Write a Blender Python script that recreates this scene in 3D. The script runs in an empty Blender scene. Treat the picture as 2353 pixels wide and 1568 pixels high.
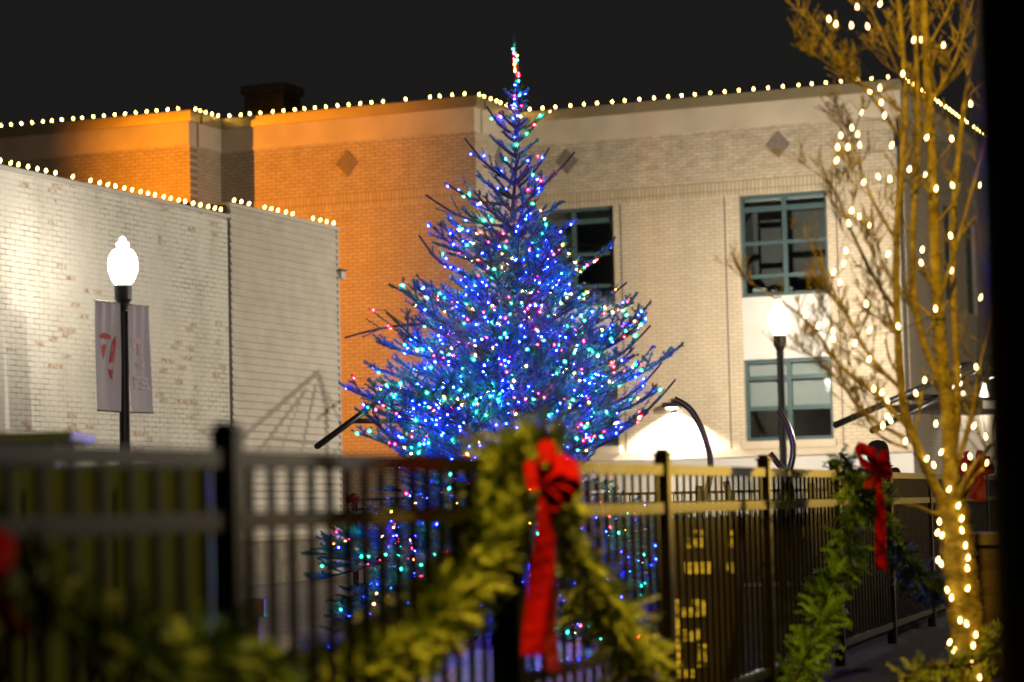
import bpy, bmesh, math, random
import numpy as np
from mathutils import Vector, Matrix
random.seed(7); rng = np.random.default_rng(11)
sc = bpy.context.scene
col = sc.collection

# ------------------------------------------------------------------ camera
CAM = Vector((0, 0, 1.0)); FPX = 5555.0; CX, CY = 1176.5, 784.0
TH = math.atan(396/5555); RHO = 0.0227
X0 = Vector((1, 0, 0)); U0 = Vector((0, -math.sin(TH), math.cos(TH))); FW = Vector((0, math.cos(TH), math.sin(TH)))
RT = math.cos(RHO)*X0 - math.sin(RHO)*U0; UP = math.sin(RHO)*X0 + math.cos(RHO)*U0
cd = bpy.data.cameras.new('camera'); cam = bpy.data.objects.new('camera', cd); col.objects.link(cam)
cd.lens = 85; cd.sensor_width = 36; cd.clip_start = 0.1; cd.clip_end = 500
M = Matrix((RT, UP, -FW)).transposed().to_4x4(); M.translation = CAM; cam.matrix_world = M
cd.dof.use_dof = True; cd.dof.focus_distance = 22.0; cd.dof.aperture_fstop = 1.85; cd.dof.aperture_blades = 0
sc.camera = cam
# ------------------------------------------------------------------ night sky
w = bpy.data.worlds.new('World'); sc.world = w; w.use_nodes = True
bg = w.node_tree.nodes['Background']; bg.inputs[0].default_value = (0.0112, 0.0106, 0.0102, 1); bg.inputs[1].default_value = 1.0
sc.view_settings.view_transform = 'Standard'; sc.view_settings.look = 'None'
sc.view_settings.exposure = 0.0; sc.view_settings.gamma = 1.0; sc.view_settings.use_curve_mapping = False
sc.cycles.use_denoising = True
sc.cycles.max_bounces = 5; sc.cycles.diffuse_bounces = 2; sc.cycles.glossy_bounces = 3; sc.cycles.transparent_max_bounces = 8
sc.cycles.sample_clamp_indirect = 4.0; sc.cycles.caustics_reflective = False; sc.cycles.caustics_refractive = False
# lamp powers (each lives in the builder of the lamp that gives it)
P_STREET = 1330.0; P_SODIUM = 3600.0; P_GLINT = 230.0; P_FLOOD = 15500.0; P_WALL = 170.0; L_BULB = 26.0; L_LED = 2400.0; L_TREE = 16.0
C_STREET = (1.0, 0.89, 0.72); C_SODIUM = (1.0, 0.56, 0.05); C_SODIUM2 = (1.0, 0.60, 0.07); C_FLOOD = (1.0, 0.31, 0.004)

# ------------------------------------------------------------------ helpers
def ray(px, py):
    return RT*((px-CX)/FPX) + UP*((CY-py)/FPX) + FW
def at(px, py, Y):
    d = ray(px, py); return CAM + d*(Y/d.y)
class MB:
    def __init__(s): s.v = []; s.f = []; s.mi = []; s.cur = 0
    def quad(s, a, b, c, d):
        n = len(s.v); s.v += [tuple(a), tuple(b), tuple(c), tuple(d)]; s.f.append((n, n+1, n+2, n+3)); s.mi.append(s.cur)
    def add(s, verts, faces):
        n = len(s.v); s.v += [tuple(p) for p in verts]
        for f in faces: s.f.append(tuple(i+n for i in f)); s.mi.append(s.cur)
    def box(s, x0, x1, y0, y1, z0, z1):
        v = [(x, y, z) for z in (z0, z1) for y in (y0, y1) for x in (x0, x1)]
        s.add(v, [(0, 2, 3, 1), (4, 5, 7, 6), (0, 1, 5, 4), (2, 6, 7, 3), (0, 4, 6, 2), (1, 3, 7, 5)])
    def bar(s, a, b, wx, wz, up=(0, 0, 1)):
        a, b = Vector(a), Vector(b); d = (b-a).normalized(); u = Vector(up)
        if abs(d.dot(u)) > .99: u = Vector((0, 1, 0))
        x = d.cross(u).normalized()*wx/2; z = x.cross(d).normalized()*wz/2
        v = [p+sx*x+sz*z for p in (a, b) for sx, sz in ((-1, -1), (1, -1), (1, 1), (-1, 1))]
        s.add(v, [(0, 3, 2, 1), (4, 5, 6, 7), (0, 1, 5, 4), (1, 2, 6, 5), (2, 3, 7, 6), (3, 0, 4, 7)])
    def tube(s, pts, rad, n=8, cap=True):
        pts = [Vector(p) for p in pts]
        if not hasattr(rad, '__len__'): rad = [rad]*len(pts)
        vs = []; prev = None
        for i, p in enumerate(pts):
            d = (pts[min(i+1, len(pts)-1)]-pts[max(i-1, 0)]).normalized()
            if prev is None:
                r = d.orthogonal().normalized()
            else:
                r = (prev-d*prev.dot(d))
                r = r.normalized() if r.length > 1e-6 else d.orthogonal().normalized()
            prev = r; q = d.cross(r)
            for k in range(n):
                a = 2*math.pi*k/n; vs.append(p+(r*math.cos(a)+q*math.sin(a))*rad[i])
        fs = [(i*n+k, i*n+(k+1) % n, (i+1)*n+(k+1) % n, (i+1)*n+k) for i in range(len(pts)-1) for k in range(n)]
        if cap: fs += [tuple(range(n-1, -1, -1)), tuple(range((len(pts)-1)*n, len(pts)*n))]
        s.add(vs, fs)
    def lathe(s, prof, n=20, c=(0, 0, 0), axis=None):
        vs = []
        for r, z in prof:
            for k in range(n):
                a = 2*math.pi*k/n; vs.append((r*math.cos(a), r*math.sin(a), z))
        m = len(prof)
        fs = [(i*n+k, i*n+(k+1) % n, (i+1)*n+(k+1) % n, (i+1)*n+k) for i in range(m-1) for k in range(n)]
        fs += [tuple(range(n-1, -1, -1)), tuple(range((m-1)*n, m*n))]
        if axis is not None:
            q = Vector((0, 0, 1)).rotation_difference(Vector(axis)); vs = [q @ Vector(p) for p in vs]
        s.add([Vector(p)+Vector(c) for p in vs], fs)
    def strip(s, pts, wv, th=0.003):
        """ribbon: centre line pts, half-width vectors wv, with thickness"""
        pts = [Vector(p) for p in pts]; n = len(pts); vs = []
        if isinstance(wv, Vector): wv = [wv]*n
        for i, p in enumerate(pts):
            d = (pts[min(i+1, n-1)]-pts[max(i-1, 0)]).normalized(); nn = d.cross(wv[i])
            nn = nn.normalized()*th/2 if nn.length > 1e-9 else Vector((0, th/2, 0))
            vs += [p-wv[i]-nn, p+wv[i]-nn, p+wv[i]+nn, p-wv[i]+nn]
        fs = []
        for i in range(n-1):
            a, b = i*4, i*4+4
            for k in range(4): fs.append((a+k, a+(k+1) % 4, b+(k+1) % 4, b+k))
        fs += [(3, 2, 1, 0), (n*4-4, n*4-3, n*4-2, n*4-1)]
        s.add(vs, fs)
    def build(s, name, mat, parent=None, M=None, smooth=False):
        me = bpy.data.meshes.new(name); me.from_pydata(s.v, [], s.f)
        for m in (mat if isinstance(mat, (list, tuple)) else [mat]): me.materials.append(m)
        if len(set(s.mi)) > 1: me.polygons.foreach_set('material_index', s.mi)
        if smooth: me.polygons.foreach_set('use_smooth', [True]*len(me.polygons))
        me.update()
        o = bpy.data.objects.new(name, me); col.objects.link(o)
        put(o, parent, M); return o
def world_of(o):
    m = o.matrix_basis.copy()
    return m if o.parent is None else world_of(o.parent) @ m
def put(o, parent, M=None):
    """M is the wanted world matrix (identity when None)"""
    M = M if M is not None else Matrix.Identity(4)
    if parent is not None:
        o.parent = parent; o.matrix_basis = world_of(parent).inverted() @ M
    else: o.matrix_basis = M
def np_mesh(name, verts, faces, mat, parent=None, mi=None):
    """fast mesh: verts (n,3), faces (m,3) numpy arrays"""
    me = bpy.data.meshes.new(name); k = faces.shape[1]
    me.vertices.add(len(verts)); me.vertices.foreach_set('co', verts.astype(np.float32).ravel())
    me.loops.add(faces.size); me.loops.foreach_set('vertex_index', faces.astype(np.int32).ravel())
    me.polygons.add(len(faces)); me.polygons.foreach_set('loop_start', np.arange(0, faces.size, k, dtype=np.int32))
    for m in (mat if isinstance(mat, (list, tuple)) else [mat]): me.materials.append(m)
    if mi is not None: me.polygons.foreach_set('material_index', mi.astype(np.int32))
    me.update(calc_edges=True); me.validate()
    o = bpy.data.objects.new(name, me); col.objects.link(o); put(o, parent); return o
def tag(o, label=None, cat=None, group=None, kind=None):
    if label: o['label'] = label
    if cat: o['category'] = cat
    if group: o['group'] = group
    if kind: o['kind'] = kind
    return o
def empty(name, loc, label, cat, group=None):
    o = bpy.data.objects.new(name, None); col.objects.link(o); o.location = loc; o.empty_display_size = .2
    return tag(o, label, cat, group)
def copy_tree(o, parent=None):
    c = o.copy(); col.objects.link(c)
    if parent is not None: c.parent = parent
    for ch in list(o.children): copy_tree(ch, c)
    return c
def light(kind, name, loc, power, color, parent=None, size=.08, aim=None, cone=None, blend=.5):
    l = bpy.data.lights.new(name, kind); l.energy = power; l.color = color; l.shadow_soft_size = size
    if kind == 'SPOT': l.spot_size = math.radians(cone); l.spot_blend = blend
    o = bpy.data.objects.new(name, l); col.objects.link(o)
    M = Matrix.Translation(loc)
    if aim is not None: M = M @ (Vector(aim)-Vector(loc)).to_track_quat('-Z', 'Y').to_matrix().to_4x4()
    put(o, parent, M); return o

# ------------------------------------------------------------------ materials
def mat(name, color=(.5, .5, .5), rough=.6, metal=0, spec=.5, emit=None, estr=0, bump=0, bscale=20, var=0, vscale=3, coords='Object'):
    m = bpy.data.materials.new(name); m.use_nodes = True; nt = m.node_tree; b = nt.nodes['Principled BSDF']
    b.inputs['Base Color'].default_value = (*color, 1); b.inputs['Roughness'].default_value = rough
    b.inputs['Metallic'].default_value = metal; b.inputs['Specular IOR Level'].default_value = spec
    if emit: b.inputs['Emission Color'].default_value = (*emit, 1); b.inputs['Emission Strength'].default_value = estr
    if bump or var:
        tc = nt.nodes.new('ShaderNodeTexCoord')
    if var:
        nz = nt.nodes.new('ShaderNodeTexNoise'); nz.inputs['Scale'].default_value = vscale; nz.inputs['Detail'].default_value = 5
        nt.links.new(tc.outputs[coords], nz.inputs['Vector'])
        mx = nt.nodes.new('ShaderNodeMix'); mx.data_type = 'RGBA'
        mx.inputs['A'].default_value = (*[c*(1-var) for c in color], 1); mx.inputs['B'].default_value = (*[min(1, c*(1+var)) for c in color], 1)
        rp = nt.nodes.new('ShaderNodeMapRange'); rp.inputs['From Min'].default_value = .3; rp.inputs['From Max'].default_value = .7
        nt.links.new(nz.outputs['Fac'], rp.inputs['Value']); nt.links.new(rp.outputs['Result'], mx.inputs['Factor'])
        nt.links.new(mx.outputs['Result'], b.inputs['Base Color'])
    if bump:
        n2 = nt.nodes.new('ShaderNodeTexNoise'); n2.inputs['Scale'].default_value = bscale; n2.inputs['Detail'].default_value = 6
        nt.links.new(tc.outputs[coords], n2.inputs['Vector'])
        bp = nt.nodes.new('ShaderNodeBump'); bp.inputs['Strength'].default_value = bump; bp.inputs['Distance'].default_value = .02
        nt.links.new(n2.outputs['Fac'], bp.inputs['Height']); nt.links.new(bp.outputs['Normal'], b.inputs['Normal'])
    return m
def emis(name, color, strength, clear=0.0):
    m = bpy.data.materials.new(name); m.use_nodes = True; nt = m.node_tree; nt.nodes.remove(nt.nodes['Principled BSDF'])
    e = nt.nodes.new('ShaderNodeEmission'); e.inputs[0].default_value = (*color, 1); e.inputs[1].default_value = strength
    out = nt.nodes['Material Output']
    if clear:
        t = nt.nodes.new('ShaderNodeBsdfTransparent'); a = nt.nodes.new('ShaderNodeAddShader')
        t.inputs[0].default_value = (clear, clear, clear, 1)
        nt.links.new(e.outputs[0], a.inputs[0]); nt.links.new(t.outputs[0], a.inputs[1]); nt.links.new(a.outputs[0], out.inputs[0])
    else: nt.links.new(e.outputs[0], out.inputs[0])
    return m
def brick_mat(name, c1, c2, mortar, bw=.25, rh=.083, ms=.012, rough=.85, grime=.25, grime_top=None, swiz=True, soldier=False, squash=1, offset=.5):
    """brick wall; x along the wall and z up in the object's own space"""
    m = bpy.data.materials.new(name); m.use_nodes = True; nt = m.node_tree; N = nt.nodes; L = nt.links; b = N['Principled BSDF']
    tc = N.new('ShaderNodeTexCoord'); sp = N.new('ShaderNodeSeparateXYZ'); cb = N.new('ShaderNodeCombineXYZ')
    L.new(tc.outputs['Object'], sp.inputs[0])
    if swiz: L.new(sp.outputs['X'], cb.inputs['X']); L.new(sp.outputs['Z'], cb.inputs['Y'])
    else: L.new(sp.outputs['X'], cb.inputs['X']); L.new(sp.outputs['Y'], cb.inputs['Y'])
    br = N.new('ShaderNodeTexBrick'); br.inputs['Scale'].default_value = 1; br.inputs['Brick Width'].default_value = bw
    br.inputs['Row Height'].default_value = rh; br.inputs['Mortar Size'].default_value = ms; br.inputs['Mortar Smooth'].default_value = .3
    br.offset = offset
    br.inputs['Color1'].default_value = (*c1, 1); br.inputs['Color2'].default_value = (*c2, 1); br.inputs['Mortar'].default_value = (*mortar, 1)
    L.new(cb.outputs[0], br.inputs['Vector'])
    nz = N.new('ShaderNodeTexNoise'); nz.inputs['Scale'].default_value = .9; nz.inputs['Detail'].default_value = 7; nz.inputs['Roughness'].default_value = .65
    mp = N.new('ShaderNodeMapping'); mp.inputs['Scale'].default_value = (1.6, 1.6, .45); L.new(tc.outputs['Object'], mp.inputs[0]); L.new(mp.outputs[0], nz.inputs['Vector'])
    rg = N.new('ShaderNodeMapRange'); rg.inputs['From Min'].default_value = .35; rg.inputs['From Max'].default_value = .65
    rg.inputs['To Min'].default_value = 1-grime; rg.inputs['To Max'].default_value = 1.0; L.new(nz.outputs['Fac'], rg.inputs['Value'])
    last = rg.outputs['Result']
    if grime_top:   # soot and algae stains washed down from the parapet
        z0, z1, amt = grime_top
        r2 = N.new('ShaderNodeMapRange'); r2.inputs['From Min'].default_value = z0; r2.inputs['From Max'].default_value = z1
        L.new(sp.outputs['Z'], r2.inputs['Value'])
        n3 = N.new('ShaderNodeTexNoise'); n3.inputs['Scale'].default_value = 3.5; n3.inputs['Detail'].default_value = 8; n3.inputs['Roughness'].default_value = .7
        mp3 = N.new('ShaderNodeMapping'); mp3.inputs['Scale'].default_value = (1, 1, 2.2); L.new(tc.outputs['Object'], mp3.inputs[0]); L.new(mp3.outputs[0], n3.inputs['Vector'])
        r3 = N.new('ShaderNodeMapRange'); r3.inputs['From Min'].default_value = .38; r3.inputs['From Max'].default_value = .66; L.new(n3.outputs['Fac'], r3.inputs['Value'])
        mu = N.new('ShaderNodeMath'); mu.operation = 'MULTIPLY'; L.new(r2.outputs['Result'], mu.inputs[0]); L.new(r3.outputs['Result'], mu.inputs[1])
        ms_ = N.new('ShaderNodeMath'); ms_.operation = 'MULTIPLY_ADD'; ms_.inputs[1].default_value = -amt; ms_.inputs[2].default_value = 1; L.new(mu.outputs[0], ms_.inputs[0])
        m2 = N.new('ShaderNodeMath'); m2.operation = 'MULTIPLY'; L.new(ms_.outputs[0], m2.inputs[0]); L.new(last, m2.inputs[1]); last = m2.outputs[0]
    vm = N.new('ShaderNodeMix'); vm.data_type = 'RGBA'; vm.blend_type = 'MULTIPLY'; vm.inputs['Factor'].default_value = 1
    L.new(br.outputs['Color'], vm.inputs['A']); L.new(last, vm.inputs['B']); L.new(vm.outputs['Result'], b.inputs['Base Color'])
    bp = N.new('ShaderNodeBump'); bp.invert = True; bp.inputs['Strength'].default_value = .5; bp.inputs['Distance'].default_value = .008
    L.new(br.outputs['Fac'], bp.inputs['Height']); L.new(bp.outputs['Normal'], b.inputs['Normal'])
    b.inputs['Roughness'].default_value = rough
    return m
def whitewash_mat():
    """old brick under flaking white paint: bare bricks in loose clusters, dark joints in worn areas"""
    m = bpy.data.materials.new('flaking_white_brick'); m.use_nodes = True; nt = m.node_tree; N = nt.nodes; L = nt.links; b = N['Principled BSDF']
    tc = N.new('ShaderNodeTexCoord'); sp = N.new('ShaderNodeSeparateXYZ'); cb = N.new('ShaderNodeCombineXYZ')
    L.new(tc.outputs['Object'], sp.inputs[0]); L.new(sp.outputs['X'], cb.inputs['X']); L.new(sp.outputs['Z'], cb.inputs['Y'])
    br = N.new('ShaderNodeTexBrick'); br.inputs['Scale'].default_value = 1; br.inputs['Brick Width'].default_value = .235; br.inputs['Row Height'].default_value = .076
    br.inputs['Mortar Size'].default_value = .0085; br.inputs['Mortar Smooth'].default_value = .2
    br.inputs['Color1'].default_value = (0, 0, 0, 1); br.inputs['Color2'].default_value = (1, 1, 1, 1); br.inputs['Mortar'].default_value = (0, 0, 0, 1)
    L.new(cb.outputs[0], br.inputs['Vector'])
    sep = N.new('ShaderNodeSeparateColor'); L.new(br.outputs['Color'], sep.inputs[0])
    def noise(scale, detail, sx=1, sz=1, w=0):
        n = N.new('ShaderNodeTexNoise'); n.inputs['Scale'].default_value = scale; n.inputs['Detail'].default_value = detail
        mp = N.new('ShaderNodeMapping'); mp.inputs['Scale'].default_value = (sx, 1, sz); mp.inputs['Location'].default_value = (w, 0, w)
        L.new(tc.outputs['Object'], mp.inputs[0]); L.new(mp.outputs[0], n.inputs['Vector']); return n.outputs['Fac']
    def rng_(v, a, c, lo=0, hi=1):
        r = N.new('ShaderNodeMapRange'); r.inputs['From Min'].default_value = a; r.inputs['From Max'].default_value = c
        r.inputs['To Min'].default_value = lo; r.inputs['To Max'].default_value = hi; L.new(v, r.inputs['Value']); return r.outputs['Result']
    def math_(op, a, c):
        x = N.new('ShaderNodeMath'); x.operation = op
        for i, q in enumerate((a, c)):
            if isinstance(q, (int, float)): x.inputs[i].default_value = q
            else: L.new(q, x.inputs[i])
        return x.outputs[0]
    clus = rng_(noise(.55, 3, 1, 1, 3.1), .42, .66, -.04, .24)
    thr = math_('SUBTRACT', 0.985, clus)
    bare = rng_(math_('SUBTRACT', sep.outputs[0], thr), 0, .01)
    flake = rng_(noise(13, 6), .36, .60)                      # paint edge broken inside the brick
    bare = math_('MULTIPLY', bare, flake)
    worn = rng_(noise(.7, 5, 1, .7, 9.0), .38, .62, .2, 1.0)
    fine = rng_(noise(5, 4), .35, .62, .25, 1)
    jnt = math_('MULTIPLY', math_('MULTIPLY', br.outputs['Fac'], worn), fine)
    mx = N.new('ShaderNodeMix'); mx.data_type = 'RGBA'; mx.inputs['A'].default_value = (.74, .71, .63, 1); mx.inputs['B'].default_value = (.16, .13, .09, 1)
    L.new(jnt, mx.inputs['Factor'])
    dirt = N.new('ShaderNodeMix'); dirt.data_type = 'RGBA'; dirt.inputs['B'].default_value = (.40, .37, .28, 1)
    L.new(mx.outputs['Result'], dirt.inputs['A']); L.new(rng_(noise(1.3, 7, 1.4, .8, 5), .45, .75, 0, .45), dirt.inputs['Factor'])
    m2 = N.new('ShaderNodeMix'); m2.data_type = 'RGBA'
    bc = N.new('ShaderNodeMix'); bc.data_type = 'RGBA'; bc.inputs['A'].default_value = (.44, .20, .10, 1); bc.inputs['B'].default_value = (.46, .33, .20, 1)
    L.new(noise(2, 2, 1, 1, 20), bc.inputs['Factor'])
    L.new(dirt.outputs['Result'], m2.inputs['A']); L.new(bc.outputs['Result'], m2.inputs['B']); L.new(bare, m2.inputs['Factor'])
    L.new(m2.outputs['Result'], b.inputs['Base Color']); b.inputs['Roughness'].default_value = .8
    bp = N.new('ShaderNodeBump'); bp.invert = True; bp.inputs['Strength'].default_value = .45; bp.inputs['Distance'].default_value = .008
    L.new(br.outputs['Fac'], bp.inputs['Height']); L.new(bp.outputs['Normal'], b.inputs['Normal'])
    return m
def glass_mat():
    m = bpy.data.materials.new('window_glass'); m.use_nodes = True; nt = m.node_tree; nt.nodes.remove(nt.nodes['Principled BSDF'])
    t = nt.nodes.new('ShaderNodeBsdfTransparent'); t.inputs[0].default_value = (.86, .9, .9, 1); g = nt.nodes.new('ShaderNodeBsdfGlossy'); g.inputs['Roughness'].default_value = .02
    fr = nt.nodes.new('ShaderNodeFresnel'); fr.inputs[0].default_value = 1.55; mx = nt.nodes.new('ShaderNodeMixShader')
    nt.links.new(fr.outputs[0], mx.inputs[0]); nt.links.new(t.outputs[0], mx.inputs[1]); nt.links.new(g.outputs[0], mx.inputs[2])
    nt.links.new(mx.outputs[0], nt.nodes['Material Output'].inputs[0]); return m
MT = dict(
    brick=brick_mat('tan_brick', (.55, .46, .335), (.50, .41, .29), (.38, .305, .205), bw=.22, rh=.073, ms=.011, grime=.14, grime_top=(6.6, 8.8, .42)),
    brick_b=brick_mat('tan_brick_clean', (.52, .42, .30), (.46, .365, .25), (.26, .195, .12), bw=.22, rh=.073, ms=.011, grime=.15, grime_top=(6.5, 9, .25)),
    soldier=brick_mat('soldier_brick', (.50, .41, .285), (.43, .34, .22), (.24, .18, .11), bw=.085, rh=.29, ms=.011, offset=0, grime=.15),
    chim=brick_mat('chimney_brick', (.32, .27, .20), (.23, .19, .14), (.13, .11, .08), grime=.35),
    stone=mat('limestone_band', (.48, .40, .29), .8, var=.16, vscale=1.2, bump=.1, bscale=30),
    white=mat('white_panel', (.50, .485, .45), .6, var=.10, vscale=1),
    coping=mat('coping_metal', (.42, .34, .2), .28, metal=.55, var=.1, vscale=2),
    tile=mat('brown_tile', (.165, .13, .105), .7, var=.18, vscale=4),
    teal=mat('teal_window_paint', (.042, .078, .083), .45, var=.08, vscale=4),
    glass=glass_mat(), blind=mat('pale_blind', (.46, .46, .44), .8, var=.06, vscale=2),
    part=mat('grey_partition', (.13, .125, .12), .8), dark=mat('dark_interior', (.035, .03, .028), .9), room=mat('interior_wall', (.20, .19, .18), .9, var=.3, vscale=1),
    wash=whitewash_mat(), lap=mat('beige_lap_siding', (.56, .51, .43), .65, var=.10, vscale=2.5, bump=.06, bscale=60),
    trim=mat('grey_trim', (.52, .49, .43), .6), seam=mat('dark_seam', (.05, .045, .04), .8),
    roof=mat('roof_membrane', (.05, .05, .05), .9), tarp=mat('black_tarp', (.018, .018, .02), .6, bump=.3, bscale=5),
    black=mat('black_metal_paint', (.016, .015, .014), .38, var=.2, vscale=8), post=mat('black_lamp_paint', (.018, .018, .018), .45),
    fence=mat('bronze_black_fence_paint', (.006, .0048, .004), .27, spec=.3),
    gloss=mat('glossy_black_pole_paint', (.025, .023, .02), .38, spec=.4, var=.3, vscale=3), steel=mat('brushed_steel', (.28, .26, .23), .26, metal=.9, var=.15, vscale=6), dsteel=mat('dark_steel_tube', (.03, .03, .032), .3, metal=.4),
    banner=mat('grey_banner_cloth', (.40, .37, .43), .75, bump=.05, bscale=12), red_print=mat('red_banner_print', (.42, .045, .04), .75),
    pink_print=mat('faded_pink_print', (.50, .38, .38), .75), pale_print=mat('pale_letter_print', (.62, .56, .56), .75),
    chrome=mat('bright_rod', (.7, .7, .7), .25, metal=.9),
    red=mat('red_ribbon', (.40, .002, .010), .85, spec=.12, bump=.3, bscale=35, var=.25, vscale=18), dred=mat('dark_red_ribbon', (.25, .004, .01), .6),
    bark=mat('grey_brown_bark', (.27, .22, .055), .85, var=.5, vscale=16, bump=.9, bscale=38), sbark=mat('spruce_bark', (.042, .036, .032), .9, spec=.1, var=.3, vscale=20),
    needle=mat('spruce_needles', (.018, .150, .155), .6, spec=.15, var=.45, vscale=6),
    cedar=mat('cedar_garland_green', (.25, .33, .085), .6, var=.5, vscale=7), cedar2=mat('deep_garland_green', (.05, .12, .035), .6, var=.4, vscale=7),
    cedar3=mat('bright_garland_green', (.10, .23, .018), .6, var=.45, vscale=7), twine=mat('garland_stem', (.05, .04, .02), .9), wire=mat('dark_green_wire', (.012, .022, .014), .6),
    cabinet=mat('green_cabinet_paint', (.030, .050, .058), .5, var=.15, vscale=3), wood=mat('dark_timber', (.035, .028, .026), .6, var=.3, vscale=8),
    coat=mat('dark_coat_cloth', (.014, .014, .016), .9), skin=mat('skin', (.42, .26, .19), .6), hat=mat('dark_knit', (.014, .013, .015), .95), jeans=mat('dark_denim', (.02, .024, .035), .9),
    pave=brick_mat('plaza_pavers', (.22, .20, .185), (.175, .16, .15), (.09, .08, .07), bw=.42, rh=.21, ms=.008, grime=.25, swiz=False),
    ground=mat('dark_asphalt', (.035, .033, .031), .9, spec=.1, var=.3, vscale=2, bump=.2, bscale=60), dground=mat('dark_ground_cover', (.014, .011, .008), .95, spec=.03, var=.5, vscale=15, bump=.6, bscale=30),
    hedge=mat('dark_hedge_leaf', (.022, .032, .016), .6), conc=mat('stained_concrete', (.22, .19, .15), .85, var=.35, vscale=4, bump=.15, bscale=20),
    socket=mat('bulb_socket', (.02, .03, .02), .6),
)
MT['bulb'] = emis('warm_bulb_glow', (1, .62, .13), L_BULB)
MT['tbulb'] = emis('warm_white_bulb_glow', (1, .62, .20), L_TREE)
MT['globe'] = emis('frosted_globe_glow', (1, .93, .8), 9.0, clear=.9)
MT['lens'] = emis('floodlight_lens_glow', (1, .95, .86), 12.0)
MT['amber'] = emis('amber_strip_glow', (1, .58, .03), 1.1)
nt_ = MT['amber'].node_tree; n_a = nt_.nodes.new('ShaderNodeTexNoise'); n_a.inputs['Scale'].default_value = 26; n_a.inputs['Detail'].default_value = 2
r_a = nt_.nodes.new('ShaderNodeMapRange'); r_a.inputs['From Min'].default_value = .38; r_a.inputs['From Max'].default_value = .62; r_a.inputs['To Min'].default_value = .08; r_a.inputs['To Max'].default_value = 1.25
t_a = nt_.nodes.new('ShaderNodeTexCoord'); nt_.links.new(t_a.outputs['Object'], n_a.inputs['Vector']); nt_.links.new(n_a.outputs['Fac'], r_a.inputs['Value'])
nt_.links.new(r_a.outputs['Result'], nt_.nodes['Emission'].inputs['Strength'])
LEDC = [('blue', (.0022, .007, 1.0), .45), ('green', (.0012, .40, .16), .22), ('red', (.42, .001, .004), .17), ('amber', (.5, .12, .008), .16)]
for n, c, _ in LEDC: MT['led_'+n] = emis(n+'_led_glow', c, L_LED)

# ------------------------------------------------------------------ facade frames
AN = math.radians(22.0); UD = Vector((math.cos(AN), -math.sin(AN), 0)); VD = Vector((math.sin(AN), math.cos(AN), 0))
class Fac:
    """vertical plane: local x runs along the wall, -y faces out, z is height"""
    def __init__(s, o, d):
        s.o = Vector((o[0], o[1], 0)); s.d = d
        s.M = Matrix(((d.x, -d.y, 0, s.o.x), (d.y, d.x, 0, s.o.y), (0, 0, 1, 0), (0, 0, 0, 1)))
    def hit(s, px, py):
        n = Vector((s.d.y, -s.d.x, 0)); r = ray(px, py); t = n.dot(s.o-CAM)/n.dot(r); p = CAM+r*t
        return (p-s.o).dot(s.d), p.z
    def pt(s, a, y, z): return s.M @ Vector((a, y, z))
def wall(f, s0, s1, z0, z1, holes, m, parent, th=.3, y0=0.0):
    mb = MB(); xs = sorted({s0, s1, *[h[0] for h in holes], *[h[1] for h in holes]}); zs = sorted({z0, z1, *[h[2] for h in holes], *[h[3] for h in holes]})
    xs = [x for x in xs if s0 <= x <= s1]; zs = [z for z in zs if z0 <= z <= z1]
    for i in range(len(xs)-1):
        for j in range(len(zs)-1):
            cx, cz = (xs[i]+xs[i+1])/2, (zs[j]+zs[j+1])/2
            if any(h[0] < cx < h[1] and h[2] < cz < h[3] for h in holes): continue
            a, b, c, d = xs[i], xs[i+1], zs[j], zs[j+1]
            mb.quad((a, y0, c), (b, y0, c), (b, y0, d), (a, y0, d)); mb.quad((b, y0+th, c), (a, y0+th, c), (a, y0+th, d), (b, y0+th, d))
    for a, b, c, d in holes:
        mb.quad((a, y0, c), (a, y0, d), (a, y0+th, d), (a, y0+th, c)); mb.quad((b, y0, d), (b, y0, c), (b, y0+th, c), (b, y0+th, d))
        mb.quad((a, y0, d), (b, y0, d), (b, y0+th, d), (a, y0+th, d)); mb.quad((b, y0, c), (a, y0, c), (a, y0+th, c), (b, y0+th, c))
    mb.quad((s0, y0, z1), (s1, y0, z1), (s1, y0+th, z1), (s0, y0+th, z1)); mb.quad((s0, y0, z0), (s0, y0, z1), (s0, y0+th, z1), (s0, y0+th, z0))
    mb.quad((s1, y0, z1), (s1, y0, z0), (s1, y0+th, z0), (s1, y0+th, z1))
    return mb.build('wall', m, parent, f.M)
def fbox(f, name, m, parent, s0, s1, y0, y1, z0, z1):
    mb = MB(); mb.box(s0, s1, y0, y1, z0, z1); return mb.build(name, m, parent, f.M)

# ------------------------------------------------------------------ setting: ground
def sheet(name, pts, z, m):
    mb = MB(); mb.add([(x, y, z) for x, y in pts], [tuple(range(len(pts)))]); o = mb.build(name, m); o['kind'] = 'structure'; return o
sheet('ground', [(-150, -60), (150, -60), (150, 240), (-150, 240)], 0, MT['ground'])
sheet('plaza_pavement', [(-14, 11), (1.35, 11), (1.35, 30.5), (14, 33), (14, 47.5), (2, 52), (-12, 52)], .004, MT['pave'])
sheet('dark_ground_sheet', [(1.35, 9), (12, 9), (12, 31), (1.35, 30.45)], .008, MT['dground'])  # darker sheet laid over the ground on the right

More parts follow.
